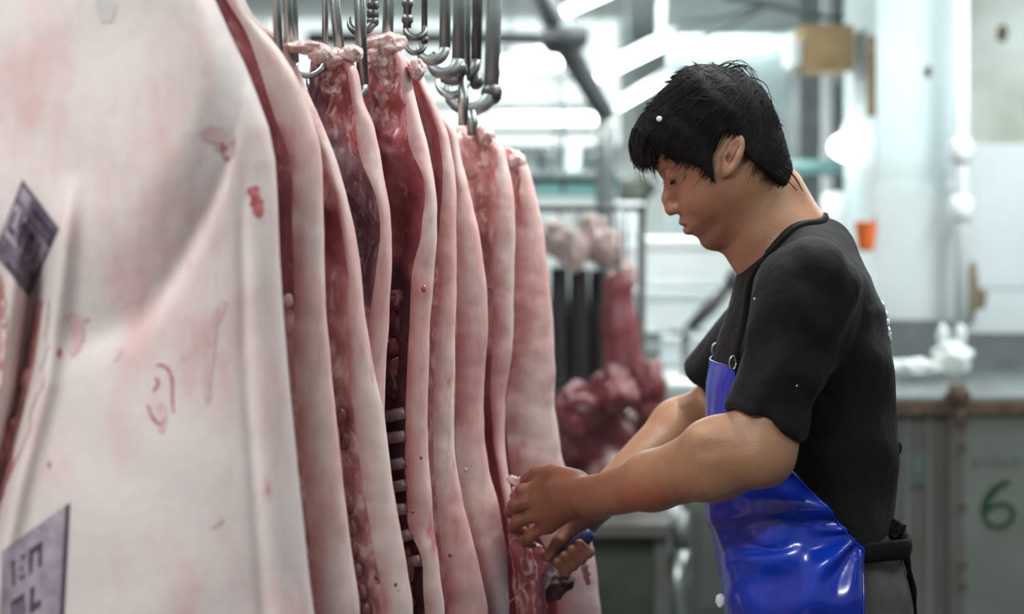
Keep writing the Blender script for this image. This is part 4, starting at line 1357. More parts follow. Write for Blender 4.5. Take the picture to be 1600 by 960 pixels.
def shirt_sdf(p):
    x, y, z = p[:, 0], p[:, 1], p[:, 2]
    d = trunk(p, .0)
    ny = (y - MY)
    yoke = rc(p, PN(1262, 428, MY), A_SH + np.array([0, .02, -.006]), .064, .060)
    yoke = smin(yoke, rc(p, PN(1262, 428, MY), B_SH + np.array([0, -.02, -.006]), .064, .060), .03)
    d = smin(d, yoke, .05)
    # back of the neck and the collar
    d = smin(d, rc(p, PN(1276, 404, MY), PN(1228, 428, MY), .048, .056), .035)
    da = A_EL - A_SH; da = da / np.linalg.norm(da)
    sl = rc(p, A_SH, S_HEM_A + da * .05, .062, .0535)
    cut = (p - S_HEM_A.astype(np.float32)) @ np.array([da[0] - .20, da[1], da[2] + .06]).astype(np.float32)
    sl = smax(sl, cut, .003)
    db = B_EL - B_SH; db = db / np.linalg.norm(db)
    s2 = rc(p, B_SH, S_HEM_B + db * .05, .066, .060)
    s2 = smax(s2, (p - S_HEM_B.astype(np.float32)) @ db.astype(np.float32), .003)
    inA = rc(p, A_SH + da * .10, S_HEM_A + da * .08, .044, .0490)
    inB = rc(p, B_SH + db * .10, S_HEM_B + db * .08, .050, .0535)
    # folds
    side = sst(.02, .12, np.abs(ny))
    w_ = .0042 * np.sin(46 * (z - .55 * x) + 2.2 * np.sin(17 * x + 3 * z) + 9 * ny) * side * sst(1.38, 1.26, z)
    w_ += .0032 * np.sin(70 * (z + .8 * x) + 3 * np.sin(21 * z)) * sst(1.16, 1.05, z)
    w_ += .0030 * np.sin(60 * (x * .8 + z * .5) + 2 * np.sin(26 * z)) * sst(1.22, 1.34, z)
    wa = .0038 * np.sin(84 * ((p - A_SH.astype(np.float32)) @ np.array([.35, .25, -.9], dtype=np.float32)) + 2.5 * np.sin(40 * x) + 10 * ny)
    d = d + w_
    d = smin(d, sl + wa, .030)
    d = smin(d, s2 + wa * .6, .030)
    d = smax(d, -inA, .003); d = smax(d, -inB, .003)
    # hem
    hem = .985 - .10 * (x - .5) + .010 * np.sin(x * 50)
    d = smax(d, hem - z, .006)
    # neck opening, a slanted ring
    c0 = PN(1225, 381, MY)
    rel = p - c0.astype(np.float32)
    ax = np.array([-.447, 0, .894])
    al = rel @ ax.astype(np.float32)
    t1 = rel[:, 0] * .894 + rel[:, 2] * .447
    hole = np.sqrt((t1 / .062) ** 2 + (ny / .072) ** 2 + 1e-9)
    hole = np.maximum((hole - 1) * .064, -(al + .03))
    d = smax(d, -hole, .005)
    return d


so, Vs = sdf_obj('t_shirt', shirt_sdf, (.20, 2.17, .94), (.58, 2.86, 1.47), .0036, M['shirt'], man, 2)
so['label'] = 'black short-sleeved t-shirt'
# collar band
ring = []
for t in np.linspace(0, 2 * math.pi, 40, endpoint=False):
    u_, v_ = .0625 * math.cos(t), .0725 * math.sin(t)
    c0 = PN(1225, 381, MY)
    q = np.array([c0[0] + u_ * .894, MY + v_, c0[2] + u_ * .447])
    # slide along the ring axis until it lies on the shirt
    ts = np.linspace(.10, -.10, 120)
    L_ = (q[None] + ts[:, None] * np.array([-.447, 0, .894])).astype(np.float32)
    L2 = L_.copy(); L2[:, 0] += .010 * math.cos(t); L2[:, 1] += .012 * math.sin(t)
    dd = shirt_sdf(L2)
    k = int(np.argmax(dd < 0)) if (dd < 0).any() else 60
    ring.append(L_[k] + np.array([.004 * math.cos(t), .004 * math.sin(t), .001]))
ring = np.array(ring)
for _ in range(3): ring = (np.roll(ring, 1, 0) + 2 * ring + np.roll(ring, -1, 0)) / 4
ring = np.concatenate([ring, ring[:1]])
tube('collar', ring, .0058, M['shirt'], so, 8)
# white print low on the back and specks
for i, (px_, py_, rr) in enumerate([(1374, 478, (.003, .006, .006)), (1371, 492, (.003, .008, .005)), (1376, 505, (.004, .008, .006)), (1383, 517, (.004, .010, .008)), (1386, 530, (.003, .008, .007)), (1379, 524, (.004, .008, .006)), (1374, 512, (.003, .006, .004))]):
    c = PN(px_, py_, MY - .02 - .02 * (i % 3)).astype(np.float32)
    Ls = c[None] + np.linspace(.04, -.05, 120)[:, None].astype(np.float32) * np.array([[1, 0, 0]], dtype=np.float32)
    dd = shirt_sdf(Ls); k = int(np.argmax(dd < 0)) if (dd < 0).any() else 60
    lump('white_print', Ls[k], rr, M['white'], so, i, .5, 2.5, 3)
for (px_, py_) in [(1157, 525), (1222, 762), (1186, 470), (1240, 600)]:
    c = PN(px_, py_, 2.25).astype(np.float32)
    Ls = c[None] + np.linspace(-.06, .25, 300)[:, None].astype(np.float32) * np.array([[0, 1, 0]], dtype=np.float32)
    dd = shirt_sdf(Ls)
    if py_ < 700 and (dd < 0).any():
        k = int(np.argmax(dd < 0))
        lump('fleck', Ls[k] - np.array([0, .0, 0]), (.0016, .001, .0016), M['white'], so, px_, .3, 2, 2)

# ---- trousers and boots
HR = np.array([(800, 1130, 1384, .150), (850, 1128, 1402, .165), (900, 1130, 1417, .172), (960, 1140, 1420, .175), (1010, 1150, 1412, .176)], float)
HZ_ = CH + (HZ - HR[:, 0]) / KX; HF = (HR[:, 1] - 800) / KX; HB = (HR[:, 2] - 800) / KX
hx = .455


def trouser_sdf(p):
    d = slices(p, HZ_, HF, HB, HR[:, 3])
    d = smax(d, p[:, 2] - 1.01, .01); d = smax(d, .80 - p[:, 2], .02)
    s = p.copy(); s[:, 1] = MY + np.abs(s[:, 1] - MY)
    leg = rc(s, (hx, MY + .088, .82), (hx - .035, MY + .10, .48), .092, .070)
    leg = smin(leg, rc(s, (hx - .035, MY + .10, .48), (hx + .01, MY + .105, .22), .070, .062), .03)
    leg = smax(leg, .20 - p[:, 2], .006)
    d = smin(d, leg, .05)
    return d + .003 * np.sin(p[:, 2] * 55 + 3 * np.sin(p[:, 0] * 22)) * sst(1.0, .9, p[:, 2])


sdf_obj('trousers', trouser_sdf, (.27, 2.28, .17), (.64, 2.72, 1.03), .006, M['trouser'], man, 2)[0]['label'] = 'brown grey trousers'
for s in (-1, 1):
    def boot(p, s=s):
        yb = MY + s * .105
        d = rc(p, (hx + .012, yb, .34), (hx + .015, yb, .09), .073, .055)
        d = smin(d, rc(p, (hx + .02, yb, .05), (hx - .13, yb + s * .01, .042), .048, .042), .03)
        d = smax(d, .002 - p[:, 2], .004)
        return smax(d, p[:, 2] - .33, .006)
    sdf_obj('boot', boot, (.24, MY + s * .105 - .1, -.02), (.58, MY + s * .105 + .1, .38), .006, M['boot'], man, 2)

# ---- apron: a sheet laid round the front of shirt and trousers
AR = np.array([(560, 1118, 1393, .182), (660, 1116, 1398, .172), (720, 1116, 1397, .170), (800, 1117, 1392, .174), (850, 1122, 1400, .180), (900, 1131, 1410, .186), (960, 1146, 1410, .190), (1150, 1150, 1400, .200), (1450, 1158, 1400, .205)], float)
AZ = CH + (HZ - AR[:, 0]) / KX; AF = (AR[:, 1] - 800) / KX; AB = (AR[:, 2] - 800) / KX
EDGE = [(563, 1118), (605, 1149), (650, 1186), (705, 1235), (755, 1292), (800, 1330), (825, 1354), (850, 1354), (900, 1351), (960, 1345), (1450, 1330)]


def apron_at(px_row, th):
    z = CH + (HZ - px_row) / KX
    o = np.argsort(AZ)
    f_ = np.interp(z, AZ[o], AF[o]); b_ = np.interp(z, AZ[o], AB[o]); y_ = np.interp(z, AZ[o], AR[:, 3][o])
    cx = (f_ + b_) / 2; rx = (b_ - f_) / 2 + .0085; ry = y_ + .0085
    return np.array([cx - rx * math.cos(th), MY - ry * math.sin(th), z])


rowsP = np.concatenate([np.linspace(563, 985, 150), np.linspace(990, 1450, 40)])
NA_ = 120
AV = np.zeros((len(rowsP), NA_, 3))
for i, r_ in enumerate(rowsP):
    ex = float(np.interp(r_, [e[0] for e in EDGE], [e[1] for e in EDGE]))
    ths = np.linspace(.05, math.pi - .1, 240)
    pp = np.array([apron_at(r_, t) for t in ths])
    # rows are given at the middle plane; the edge is read where the sheet really is
    pxs = 800 + pp[:, 0] / pp[:, 1] * F
    te = ths[int(np.argmin(np.abs(pxs - ex) + 1000 * (np.arange(240) > 200)))]
    te = max(te, .62)
    for j, s in enumerate(np.linspace(-1, 1, NA_)):
        th = s * te
        q = apron_at(r_, th)
        px_, py_ = 800 + q[0] / q[1] * F, HZ - (q[2] - CH) / q[1] * F
        n_ = np.array([-math.cos(th), -math.sin(th), 0])
        d_ = 0.0
        if th > -.2:
            dx, dy = px_ - 1356, py_ - 826
            rr = math.hypot(dx, dy); an = math.atan2(dy, -dx)
            d_ += .0105 * math.sin(an * 10.5 + .9 * math.sin(rr * .03)) * math.exp(-rr / 190) * min(1, rr / 45)
            d_ += .0048 * math.sin(dy * .078 + dx * .012 + 1.2 * math.sin(dx * .02)) * math.exp(-((dy - 10) / 120) ** 2) * min(1, max(0, -dx) / 60)
            d_ += .006 * math.exp(-((py_ - 812 + .10 * (px_ - 1150)) / 13.0) ** 2) * (1 if px_ < 1300 else max(0, (1350 - px_) / 50))
            d_ -= .012 * math.exp(-((py_ - 858 + .16 * (px_ - 1150)) / 22.0) ** 2) * (1 if px_ < 1260 else max(0, (1340 - px_) / 80))
            d_ += .012 * math.exp(-(((px_ - 1270) / 55.0) ** 2 + ((py_ - 770) / 38.0) ** 2))
            d_ += .010 * math.exp(-(((px_ - 1290) / 50.0) ** 2 + ((py_ - 930) / 40.0) ** 2))
        d_ += .003 * fbm(q[0], q[1], q[2], 11)
        d_ = max(d_, -.007)
        AV[i, j] = q + n_ * d_
nr_, nc_ = AV.shape[:2]
# the sheet keeps clear of what it covers
for _ in range(4):
    pv = AV.reshape(-1, 3).astype(np.float32)
    dd = np.minimum(shirt_sdf(pv), trouser_sdf(pv))
    push = np.maximum(0, .0045 - dd)
    nn_ = pv - np.stack([np.full(len(pv), .43), np.full(len(pv), MY), pv[:, 2]], 1); nn_ /= np.linalg.norm(nn_, axis=1)[:, None]
    AV = (AV.reshape(-1, 3) + nn_ * push[:, None] * 1.15).reshape(AV.shape)
for _ in range(2):
    AV[1:-1, 1:-1] = AV[1:-1, 1:-1] * .5 + (AV[:-2, 1:-1] + AV[2:, 1:-1] + AV[1:-1, :-2] + AV[1:-1, 2:]) * .125
# thickness: an inner copy
inn = AV.copy()
for i in range(nr_):
    for j in range(nc_):
        a = AV[i, j]; cxy = np.array([.43, MY, a[2]]); dv = cxy - a; inn[i, j] = a + dv / np.linalg.norm(dv) * .0025
allv = np.concatenate([AV.reshape(-1, 3), inn.reshape(-1, 3)]); N0 = nr_ * nc_
fs = []
for i in range(nr_ - 1):
    for j in range(nc_ - 1):
        a = i * nc_ + j
        fs.append((a, a + nc_, a + nc_ + 1, a + 1)); fs.append((N0 + a, N0 + a + 1, N0 + a + nc_ + 1, N0 + a + nc_))
bd = [(i * nc_, (i + 1) * nc_) for i in range(nr_ - 1)] + [((i + 1) * nc_ + nc_ - 1, i * nc_ + nc_ - 1) for i in range(nr_ - 1)]
bd += [(j + 1, j) for j in range(nc_ - 1)] + [((nr_ - 1) * nc_ + j, (nr_ - 1) * nc_ + j + 1) for j in range(nc_ - 1)]
for a, b in bd: fs.append((a, b, N0 + b, N0 + a))
ap = mk('apron', allv, fs, M['apron'], man)
ap['label'] = 'shiny blue vinyl bib apron'
# seam along its near edge
tube('hem', [AV[i, nc_ - 2] + np.array([0, -.0012, 0]) for i in range(0, nr_, 2)], .0016, M['apron'], ap, 6)
# neck strap with metal ring
for j, s in ((nc_ - 1, -1), (0, 1)):
    e = AV[0, j]
    bm = bmesh.new(); bmesh.ops.create_circle(bm, segments=16, radius=.009)
    cs = [e + np.array([-.004 + .009 * math.cos(t) * .5, s * .002, .006 + .009 * math.sin(t)]) for t in np.linspace(0, 2 * math.pi, 17)]
    bm.free()
    tube('strap_ring', cs, .0022, M['steel'], ap, 6)
    pts = [e + np.array([0, 0, .012]), PN(1135, 505, MY) + np.array([0, s * .11, 0]), PN(1160, 440, MY) + np.array([0, s * .095, 0]), PN(1215, 392, MY) + np.array([0, s * .082, 0]), PN(1268, 368, MY) + np.array([0, s * .05, 0]), PN(1287, 360, MY)]
    cu = []
    for q in curve(pts, 40):
        ax0 = np.array([.44, MY, q[2] - .06]); dv = q - ax0; L = np.linalg.norm(dv); dv = dv / L
        Ls = (ax0[None] + np.linspace(L + .12, .02, 200)[:, None] * dv).astype(np.float32)
        dd = np.minimum(shirt_sdf(Ls), neck_sdf(Ls)); k = int(np.argmax(dd < .002)); cu.append(Ls[k])
    cu = np.array(cu)
    for _ in range(2): cu[1:-1] = (cu[:-2] + 2 * cu[1:-1] + cu[2:]) / 4
    tube('neck_strap', cu, .006, M['strap'], ap, 6, .35)
# waist tie: from the side of the apron round the back, a bow loop and a hanging tail
e = AV[int(np.argmin(np.abs(rowsP - 828))), nc_ - 1]
for s in (-1, 1):
    e2 = np.array([e[0], MY + s * abs(e[1] - MY), e[2]])
    pts = [e2 + np.array([-.004, s * .003, 0]), PN(1378, 830, MY) + np.array([0, s * .135, 0]), PN(1398, 836, MY) + np.array([.002, s * .08, 0]), PN(1407, 838, MY) + np.array([.004, 0, 0])]
    tube('waist_tie', curve(pts, 24), .014, M['strap'], ap, 8, .35)
kx = PN(1400, 836, MY - .03)
tube('tie_tail', curve([kx, PN(1412, 858, 2.44), PN(1422, 900, 2.43), PN(1429, 960, 2.43), PN(1432, 1040, 2.43)], 24), [.010 + .003 * math.sin(i) for i in range(25)], M['strap'], ap, 8, .35)
tube('tie_tail', curve([kx, PN(1404, 868, 2.46), PN(1413, 920, 2.455), PN(1419, 985, 2.455)], 24), .009, M['strap'], ap, 8, .35)
lump('tie_knot', PN(1392, 826, MY - .06), (.018, .03, .014), M['strap'], ap, 2, .35, 2.4)
tube('bow_loop', curve([PN(1386, 722, 2.46), PN(1396, 706, 2.455), PN(1406, 694, 2.45), PN(1404, 708, 2.44), PN(1392, 720, 2.45), PN(1384, 728, 2.46)], 24), .0045, M['strap'], ap, 6, .5)
lump('tie_toggle', PN(1126, 939, 2.44), (.007, .006, .010), M['white'], ap, 4, .2, 2, 3)

# ---- the knife
kn_ = empty('knife', tuple(K0), 'boning knife with a dark blue handle gripped in the far hand', 'knife')
tube('handle', [K0 + (K1 - K0) * t for t in np.linspace(0, 1, 8)], [.008, .0115, .012, .011, .0105, .011, .0115, .009], M['handle'], kn_, 12, .75)
bl = K1 + kd * .135
wv_ = np.array([.66, 0, .75]) * .5
prof = []
for t in np.linspace(0, 1, 12):
    c = K1 + (bl - K1) * t
    w0 = .012 * (1 - t ** 3) + .0006
    prof += [c + wv_ * w0 * 1.4 + np.array([0, -.0008, 0]), c + wv_ * w0 * 1.4 + np.array([0, .0008, 0]), c - wv_ * w0 * 1.4]
fs = []
for i in range(11):
    a = i * 3
    fs += [(a, a + 3, a + 4, a + 1), (a + 1, a + 4, a + 5, a + 2), (a + 2, a + 5, a + 3, a)]
fs += [(0, 1, 2), (33, 35, 34)]
mk('blade', prof, fs, M['blade'], kn_, False)

# ================================================================== lamps
def tube_light(p0, p1, label, power, rad=.016, housing=True, glow='tube', group='fluorescent tubes'):
    """a fluorescent tube in its batten, with the light it gives"""
    p0, p1 = Vector(p0), Vector(p1); mid = (p0 + p1) / 2; d = (p1 - p0)
    root = empty('fluorescent_lamp', mid, label, 'lamp', group)
    tube('tube', [p0, mid, p1], rad, M[glow], root, 12)
    u = d.normalized()
    if housing:
        tube('batten', [p0 + Vector((0, 0, rad * 2.1)) - u * .02, mid + Vector((0, 0, rad * 2.1)), p1 + Vector((0, 0, rad * 2.1)) + u * .02], rad * 1.1, M['foam'], root, 8)
    for q, s in ((p0, -1), (p1, 1)):
        tube('end_cap', [q, q + u * s * .025], rad * 1.15, M['foam'], root, 10)
    if power:
        ld = bpy.data.lights.new('tube_glow', 'AREA'); ld.shape = 'RECTANGLE'; ld.size = d.length; ld.size_y = rad * 2
        ld.energy = power; ld.color = (.93, 1.0, .98)
        lo = bpy.data.objects.new('tube_glow', ld); COL.objects.link(lo); lo.parent = root
        lo.location = (0, 0, -rad * 1.4)
        lo.rotation_euler = (0, 0, math.atan2(d.y, d.x))
    for q in (p0.lerp(p1, .15), p0.lerp(p1, .85)):
        tube('suspension_wire', [q + Vector((0, 0, rad * 2)), Vector((q.x, q.y, 2.75))], .0025, M['cable'], root, 5)
    return root


# unseen tubes added above the picture to light the row and the man
tube_light((-1.4, .45, 2.45), (-.4, .45, 2.45), 'added unseen overhead tube lamp across the aisle in front of the stamped pork side', 41)
tube_light((1.35, .8, 2.5), (1.35, 2.0, 2.5), 'added unseen overhead tube lamp along the aisle right of the man', 10)
tube_light((.50, 2.3, 2.45), (.50, 3.5, 2.45), 'added unseen overhead tube lamp above and behind the man', 24)
tube_light((-.75, 1.9, 2.5), (-.75, 3.1, 2.5), 'added unseen overhead tube lamp left of the row of pork', 14)
# in the picture
tube_light(P(772, 186, 11.0), P(930, 186, 11.0), 'lowest bright level tube lamp left of the post', 12, .028, glow='tube')
tube_light(P(786, 98, 9.5), P(884, 98, 9.5), 'level tube lamp crossing behind the slanting beam', 12, .026)
tube_light(P(920, 128, 8.2), P(1050, 64, 6.9), 'slanting tube lamp just above the fringe of the man', 10, .017)
tube_light(P(872, 24, 8.0), P(985, -26, 6.9), 'slanting tube lamp at the top edge of the picture', 10, .017)
tube_light(P(968, 166, 9.6), P(1052, 118, 8.8), 'short tube lamp half hidden by the black hair', 8, .015)
# more unseen tubes, added out of the picture to brighten the stalls
tube_light((2.4, 4.2, 2.5), (2.4, 5.4, 2.5), 'added unseen overhead tube lamp over the steel counter', 30)
tube_light((1.2, 5.6, 2.62), (2.4, 5.6, 2.62), 'added unseen overhead tube lamp in front of the pillar', 17)
tube_light((-.8, 6.6, 2.62), (.4, 6.6, 2.62), 'added unseen overhead tube lamp over the hanging offcuts', 26)
tube_light((.2, 9.2, 2.66), (1.6, 9.2, 2.66), 'added unseen overhead tube lamp over the far stalls', 70)

# bare bulb
bu = empty('pendant_bulb', P(1328, 228, 6.9), 'big lit round lamp hanging below the cardboard box', 'lamp')
lump('bulb', P(1328, 230, 6.9), (.082, .082, .058), M['bulb'], bu, 1, .03, 1, 4)
tube('socket', [P(1328, 208, 6.9), P(1328, 190, 6.9)], [.035, .025], M['foam'], bu, 12)
tube('cord', [P(1328, 190, 6.9), Vector((P(1328, 0, 6.9).x, 6.9, 2.75))], .007, M['cable'], bu, 6)
ld = bpy.data.lights.new('bulb_glow', 'POINT'); ld.energy = 7; ld.shadow_soft_size = .08; ld.color = (.95, 1, .97)
lo = bpy.data.objects.new('bulb_glow', ld); COL.objects.link(lo); lo.parent = bu; lo.location = (0, -.16, 0)

# ================================================================== roof steel at the far left
def bar(name, a, b, r, m, label, cat, group=None, n=10):
    o = tube(name, [a, (Vector(a) + Vector(b)) / 2, b], r, M[m], None, n); tag(o, label, cat, group); return o


br = empty('roof_brace', P(945, 300, 7.0), 'dark slanting roof brace running down to a grey post', 'beam')
tube('slanting_beam', [P(828, -40, 6.6), P(885, 72, 6.8), P(948, 182, 7.0)], [.046, .050, .040], M['beam'], br, 10)
tube('post', [P(948, 170, 7.0), P(946, 250, 7.0), Vector((P(945, 0, 7.0).x, 7.0, 0))], .040, M['galv'], br, 10)
lump('joint_plate', P(880, 58, 6.72), (.10, .04, .07), M['beam'], br, 2, .2, 1.5, 3)
for i, (y_, t_, Y_, lab) in enumerate([(60, .034, 8.6, 'highest dark roof purlin behind the hooks'), (122, .022, 9.9, 'second roof purlin, thin and grey behind the hooks'), (166, .018, 10.4, 'third roof purlin, just above the lowest tube lamp'), (206, .024, 10.8, 'lowest roof purlin, just under the lowest tube lamp')]):
    bar('roof_purlin', P(480, y_, Y_), P(930 if i else 872, y_, Y_), t_, 'beam' if i == 0 else 'galv', lab, 'beam', 'roof purlins')
w1 = struct(box('glow_sheet_1', (-3.2, 11.6, P(0, 226, 11.6).z), (P(968, 0, 11.6).x, 11.65, 2.745), M['glow_back']))  # glowing sheet added behind the purlins to brighten the far end
for i in range(9):
    xx = -3.2 + i * .5
    box('sheet_bar', (xx - .012, 11.58, P(0, 226, 11.6).z), (xx + .012, 11.6, 2.745), M['pale'], w1)
bar('hanging_wire', P(880, 60, 7.4), P(880, 300, 7.4), .007, 'cable', 'thin wire hanging beside the slanting roof brace', 'wire')
rb = empty('round_bulb', P(795, 134, 8.8), 'x', 'lamp'); lump('bulb', P(795, 134, 8.8), (.05, .05, .045), M['bulb'], rb, 3, .05, 1, 3)
tube('cord', [P(795, 128, 8.8), Vector((P(795, 0, 8.8).x, 8.8, 2.75))], .004, M['cable'], rb, 6)
tag(rb, 'small round lit bulb between the level tube lamps', 'lamp')

# cables crossing under the ceiling at the right
for i, (pts, r_, lab) in enumerate([([(1130, -5), (1196, 6), (1270, 24), (1372, 36)], .013, 'thick grey cable sagging towards the pillar'), ([(1060, 34), (1130, 28), (1200, 4)], .008, 'thin cable running left from the thick one'), ([(1065, 70), (1120, 52), (1200, 8)], .007, 'faint lower cable over the cyan partition')]):
    o = tube('ceiling_cable', curve([tuple(P(x, y, 7.2)) for x, y in pts], 24), r_, M['cable'], None, 6); tag(o, lab, 'cable', 'cables under the ceiling')
o = pbox('ceiling_duct', 1040, -12, 1250, 40, 8.6, .5, M['pale']); tag(o, 'long pale grey duct under the ceiling above the man', 'duct')

# ================================================================== middle distance
struct(pbox('partition', 1046, 48, 1242, 780, 9.2, .08, M['cyanwall']))
struct(pbox('wall_left', 700, 232, 1046, 800, 12.2, .1, M['pale']))
o = box('grey_locker', (P(1248, 0, 8.0).x, 8.0, 0), (P(1286, 0, 8.0).x, 8.35, P(0, 108, 8.0).z), M['splash'], None, .01); tag(o, 'narrow grey steel locker standing beside the cyan partition', 'locker')
o = box('white_post', (P(1287, 0, 7.9).x, 7.9, 0), (P(1301, 0, 7.9).x, 7.98, 2.75), M['foam'], None, .008); tag(o, 'slim white post next to the grey locker', 'post')
struct(pbox('trim_2', 1302, 40, 1368, 420, 8.3, .05, M['pale']))
cb = empty('cardboard_box', P(1292, 110, 6.5), 'brown cardboard box hung high left of the pillar', 'box')
a_, b_ = P(1256, 110, 6.5), P(1335, 38, 6.5)
box('carton', (a_.x, 6.5, a_.z), (b_.x, 6.74, b_.z), M['card'], cb, .004)
box('flap', (a_.x - .045, 6.52, a_.z + .02), (a_.x - .004, 6.72, a_.z + .12), M['foam'], cb, .003)  # white piece standing in for the bright highlight at the carton's left
tube('cord', [Vector(((a_.x + b_.x) / 2 + .06, 6.6, b_.z)), Vector(((a_.x + b_.x) / 2 + .06, 6.6, 2.75))], .006, M['cable'], cb, 6)
o = pbox('wooden_board', 1356, 56, 1369, 182, 6.28, .03, M['wood'], None, .003); tag(o, 'narrow brown wooden board upright on the pillar edge', 'board')
sh = empty('teal_pipe', P(1305, 262, 7.3), 'thick teal pipe running level behind the nape', 'pipe')
tube('run', [P(1238, 262, 7.3), P(1305, 262, 7.3), P(1376, 264, 7.3)], .034, M['teal'], sh, 12)
lump('flange', P(1366, 270, 7.2), (.05, .05, .07), M['beam'], sh, 3, .2, 1.5, 3)
lump('flange', P(1366, 294, 7.2), (.022, .03, .022), M['beam'], sh, 4, .2, 1.5, 3)
dr = empty('white_drum', P(1342, 470, 7.0), 'white plastic drum on a stand under the teal pipe', 'drum')
zt_ = P(0, 300, 7.0).z; zb_ = P(0, 420, 7.0).z; xc_ = P(1338, 0, 7.0).x
tube('barrel', [(xc_, 7.2, zb_), (xc_, 7.2, zb_ + .02), (xc_, 7.2, zt_ - .03), (xc_, 7.2, zt_)], [.10, .108, .108, .09], M['foam'], dr, 24)
box('stand', (xc_ - .12, 7.08, 0), (xc_ + .12, 7.32, zb_), M['splash'], dr, .01)
oc = empty('orange_cup', P(1353, 392, 6.2), 'bright orange plastic cup hung on the pillar behind his shoulder', 'cup')
c_ = P(1353, 0, 6.2).x
tube('cup', [(c_, 6.2, P(0, 392, 6.2).z), (c_, 6.2, P(0, 386, 6.2).z), (c_, 6.2, P(0, 352, 6.2).z), (c_, 6.2, P(0, 348, 6.2).z)], [.027, .031, .040, .042], M['orange'], oc, 20)
tube('rim', [(c_, 6.2, P(0, 350, 6.2).z), (c_, 6.2, P(0, 346, 6.2).z)], .044, M['orange'], oc, 20)
tube('hanger', [(c_ + .03, 6.22, P(0, 348, 6.2).z), (c_ + .05, 6.28, P(0, 335, 6.2).z)], .004, M['cable'], oc, 6)

# pipe down the wall at the right
pp = empty('white_wall_pipe', P(1502, 500, 6.2), 'white vertical pipe running down between pillar and concrete wall', 'pipe')
xq = P(1502, 0, 6.2).x
tube('pipe', [(xq, 6.2, 2.75), (xq, 6.2, 1.6), (xq, 6.2, .95)], .027, M['foam'], pp, 14)
for y_ in (236, 326):
    z_ = P(0, y_, 6.2).z
    tube('coupling', [(xq, 6.2, z_ - .045), (xq, 6.2, z_ - .03), (xq, 6.2, z_ + .03), (xq, 6.2, z_ + .045)], [.03, .042, .042, .03], M['foam'], pp, 14)
st = lump('wall_stain', P(1519, 455, 6.57), (.022, .003, .10), M['stain'], None, 4, .5, 2.0, 4); st.parent = wr
st = lump('wall_stain', P(1532, 466, 6.57), (.022, .003, .035), M['stain'], None, 9, .6, 2.0, 4); st.parent = wr
for (x_, y_, r_) in [(1566, 52, .03), (1450, 112, .02)]:
    st = lump('wall_chip', P(x_, y_, 6.598 if x_ > 1500 else 6.298), (r_ * .7, .003, r_), M['rust'], None, x_, .5, 2, 3)
    st.parent = wr if x_ > 1500 else bpy.data.objects['pillar']

# plastic bag on the counter
bg = empty('plastic_bag', P(1487, 596, 5.75), 'crumpled white plastic bag standing on the steel counter', 'bag')
bz = .892
lump('bag', (P(1488, 0, 5.75).x, 5.75, bz + .072), (.062, .06, .064), M['bagp'], bg, 6, .35, 1.8, 4, lambda d: 1 - .25 * max(0, d.z))
for s in (-1, 1):
    xg = P(1488, 0, 5.75).x + s * .03
    lump('bag_handle', (xg, 5.75, bz + .135), (.018, .022, .040), M['bagp'], bg, 8 + s, .4, 2, 3)
o = lump('crumpled_wrapper', (P(1428, 0, 5.7).x, 5.7, bz + .036), (.09, .06, .028), M['bagp'], None, 12, .4, 2, 4)
tag(o, 'flat crumpled pale wrapper lying on the counter left of the bag', 'wrapper')

# ================================================================== far stalls behind the hands
lg = empty('teal_ledge', P(890, 308, 7.4), 'teal painted ledge carried by the grey post', 'shelf')
pbox('board', 760, 274, 966, 306, 7.4, .5, M['teal'], lg, .01)
pbox('lip', 760, 268, 968, 278, 7.37, .03, M['galv'], lg, .004)
for i, (x0_, x1_, y0_, m_, lab) in enumerate([(838, 872, 240, 'splash', 'grey tub at the left end of the teal ledge'), (878, 908, 232, 'foam', 'white tub in the middle of the teal ledge'), (912, 944, 244, 'splash', 'grey tub at the right end of the teal ledge')]):
    r_ = empty('tub', P((x0_ + x1_) / 2, 268, 7.6), lab, 'tub', 'tubs on the teal ledge')
    xx = P((x0_ + x1_) / 2, 0, 7.6).x; hw = (x1_ - x0_) / 2 / F * 7.6; za, zb2 = P(0, 271, 7.4).z + .002, P(0, y0_, 7.6).z
    za = P(0, 274, 7.4).z
    tube('vessel', [(xx, 7.6, za), (xx, 7.6, za + .01), (xx, 7.6, zb2 - .01), (xx, 7.6, zb2)], [hw * .8, hw * .86, hw, hw], M[m_], r_, 20)
    tube('rim', [(xx, 7.6, zb2 - .012), (xx, 7.6, zb2 + .004)], hw * 1.06, M[m_], r_, 20)

# hanging rail with dark rubber aprons and offcuts
hr = empty('offcut_rail', P(920, 330, 5.8), 'low steel rail behind the hands hung with aprons and offcuts', 'rail')
tube('bar', [P(790, 326, 5.8), P(920, 326, 5.8), P(1010, 326, 5.8)], .012, M['steel_d'], hr, 10)
for x_ in (800, 1003):
    q = P(x_, 326, 5.8)
    tube('upright', [q, Vector((q.x, 5.8, 0))], .014, M['steel_d'], hr, 10)


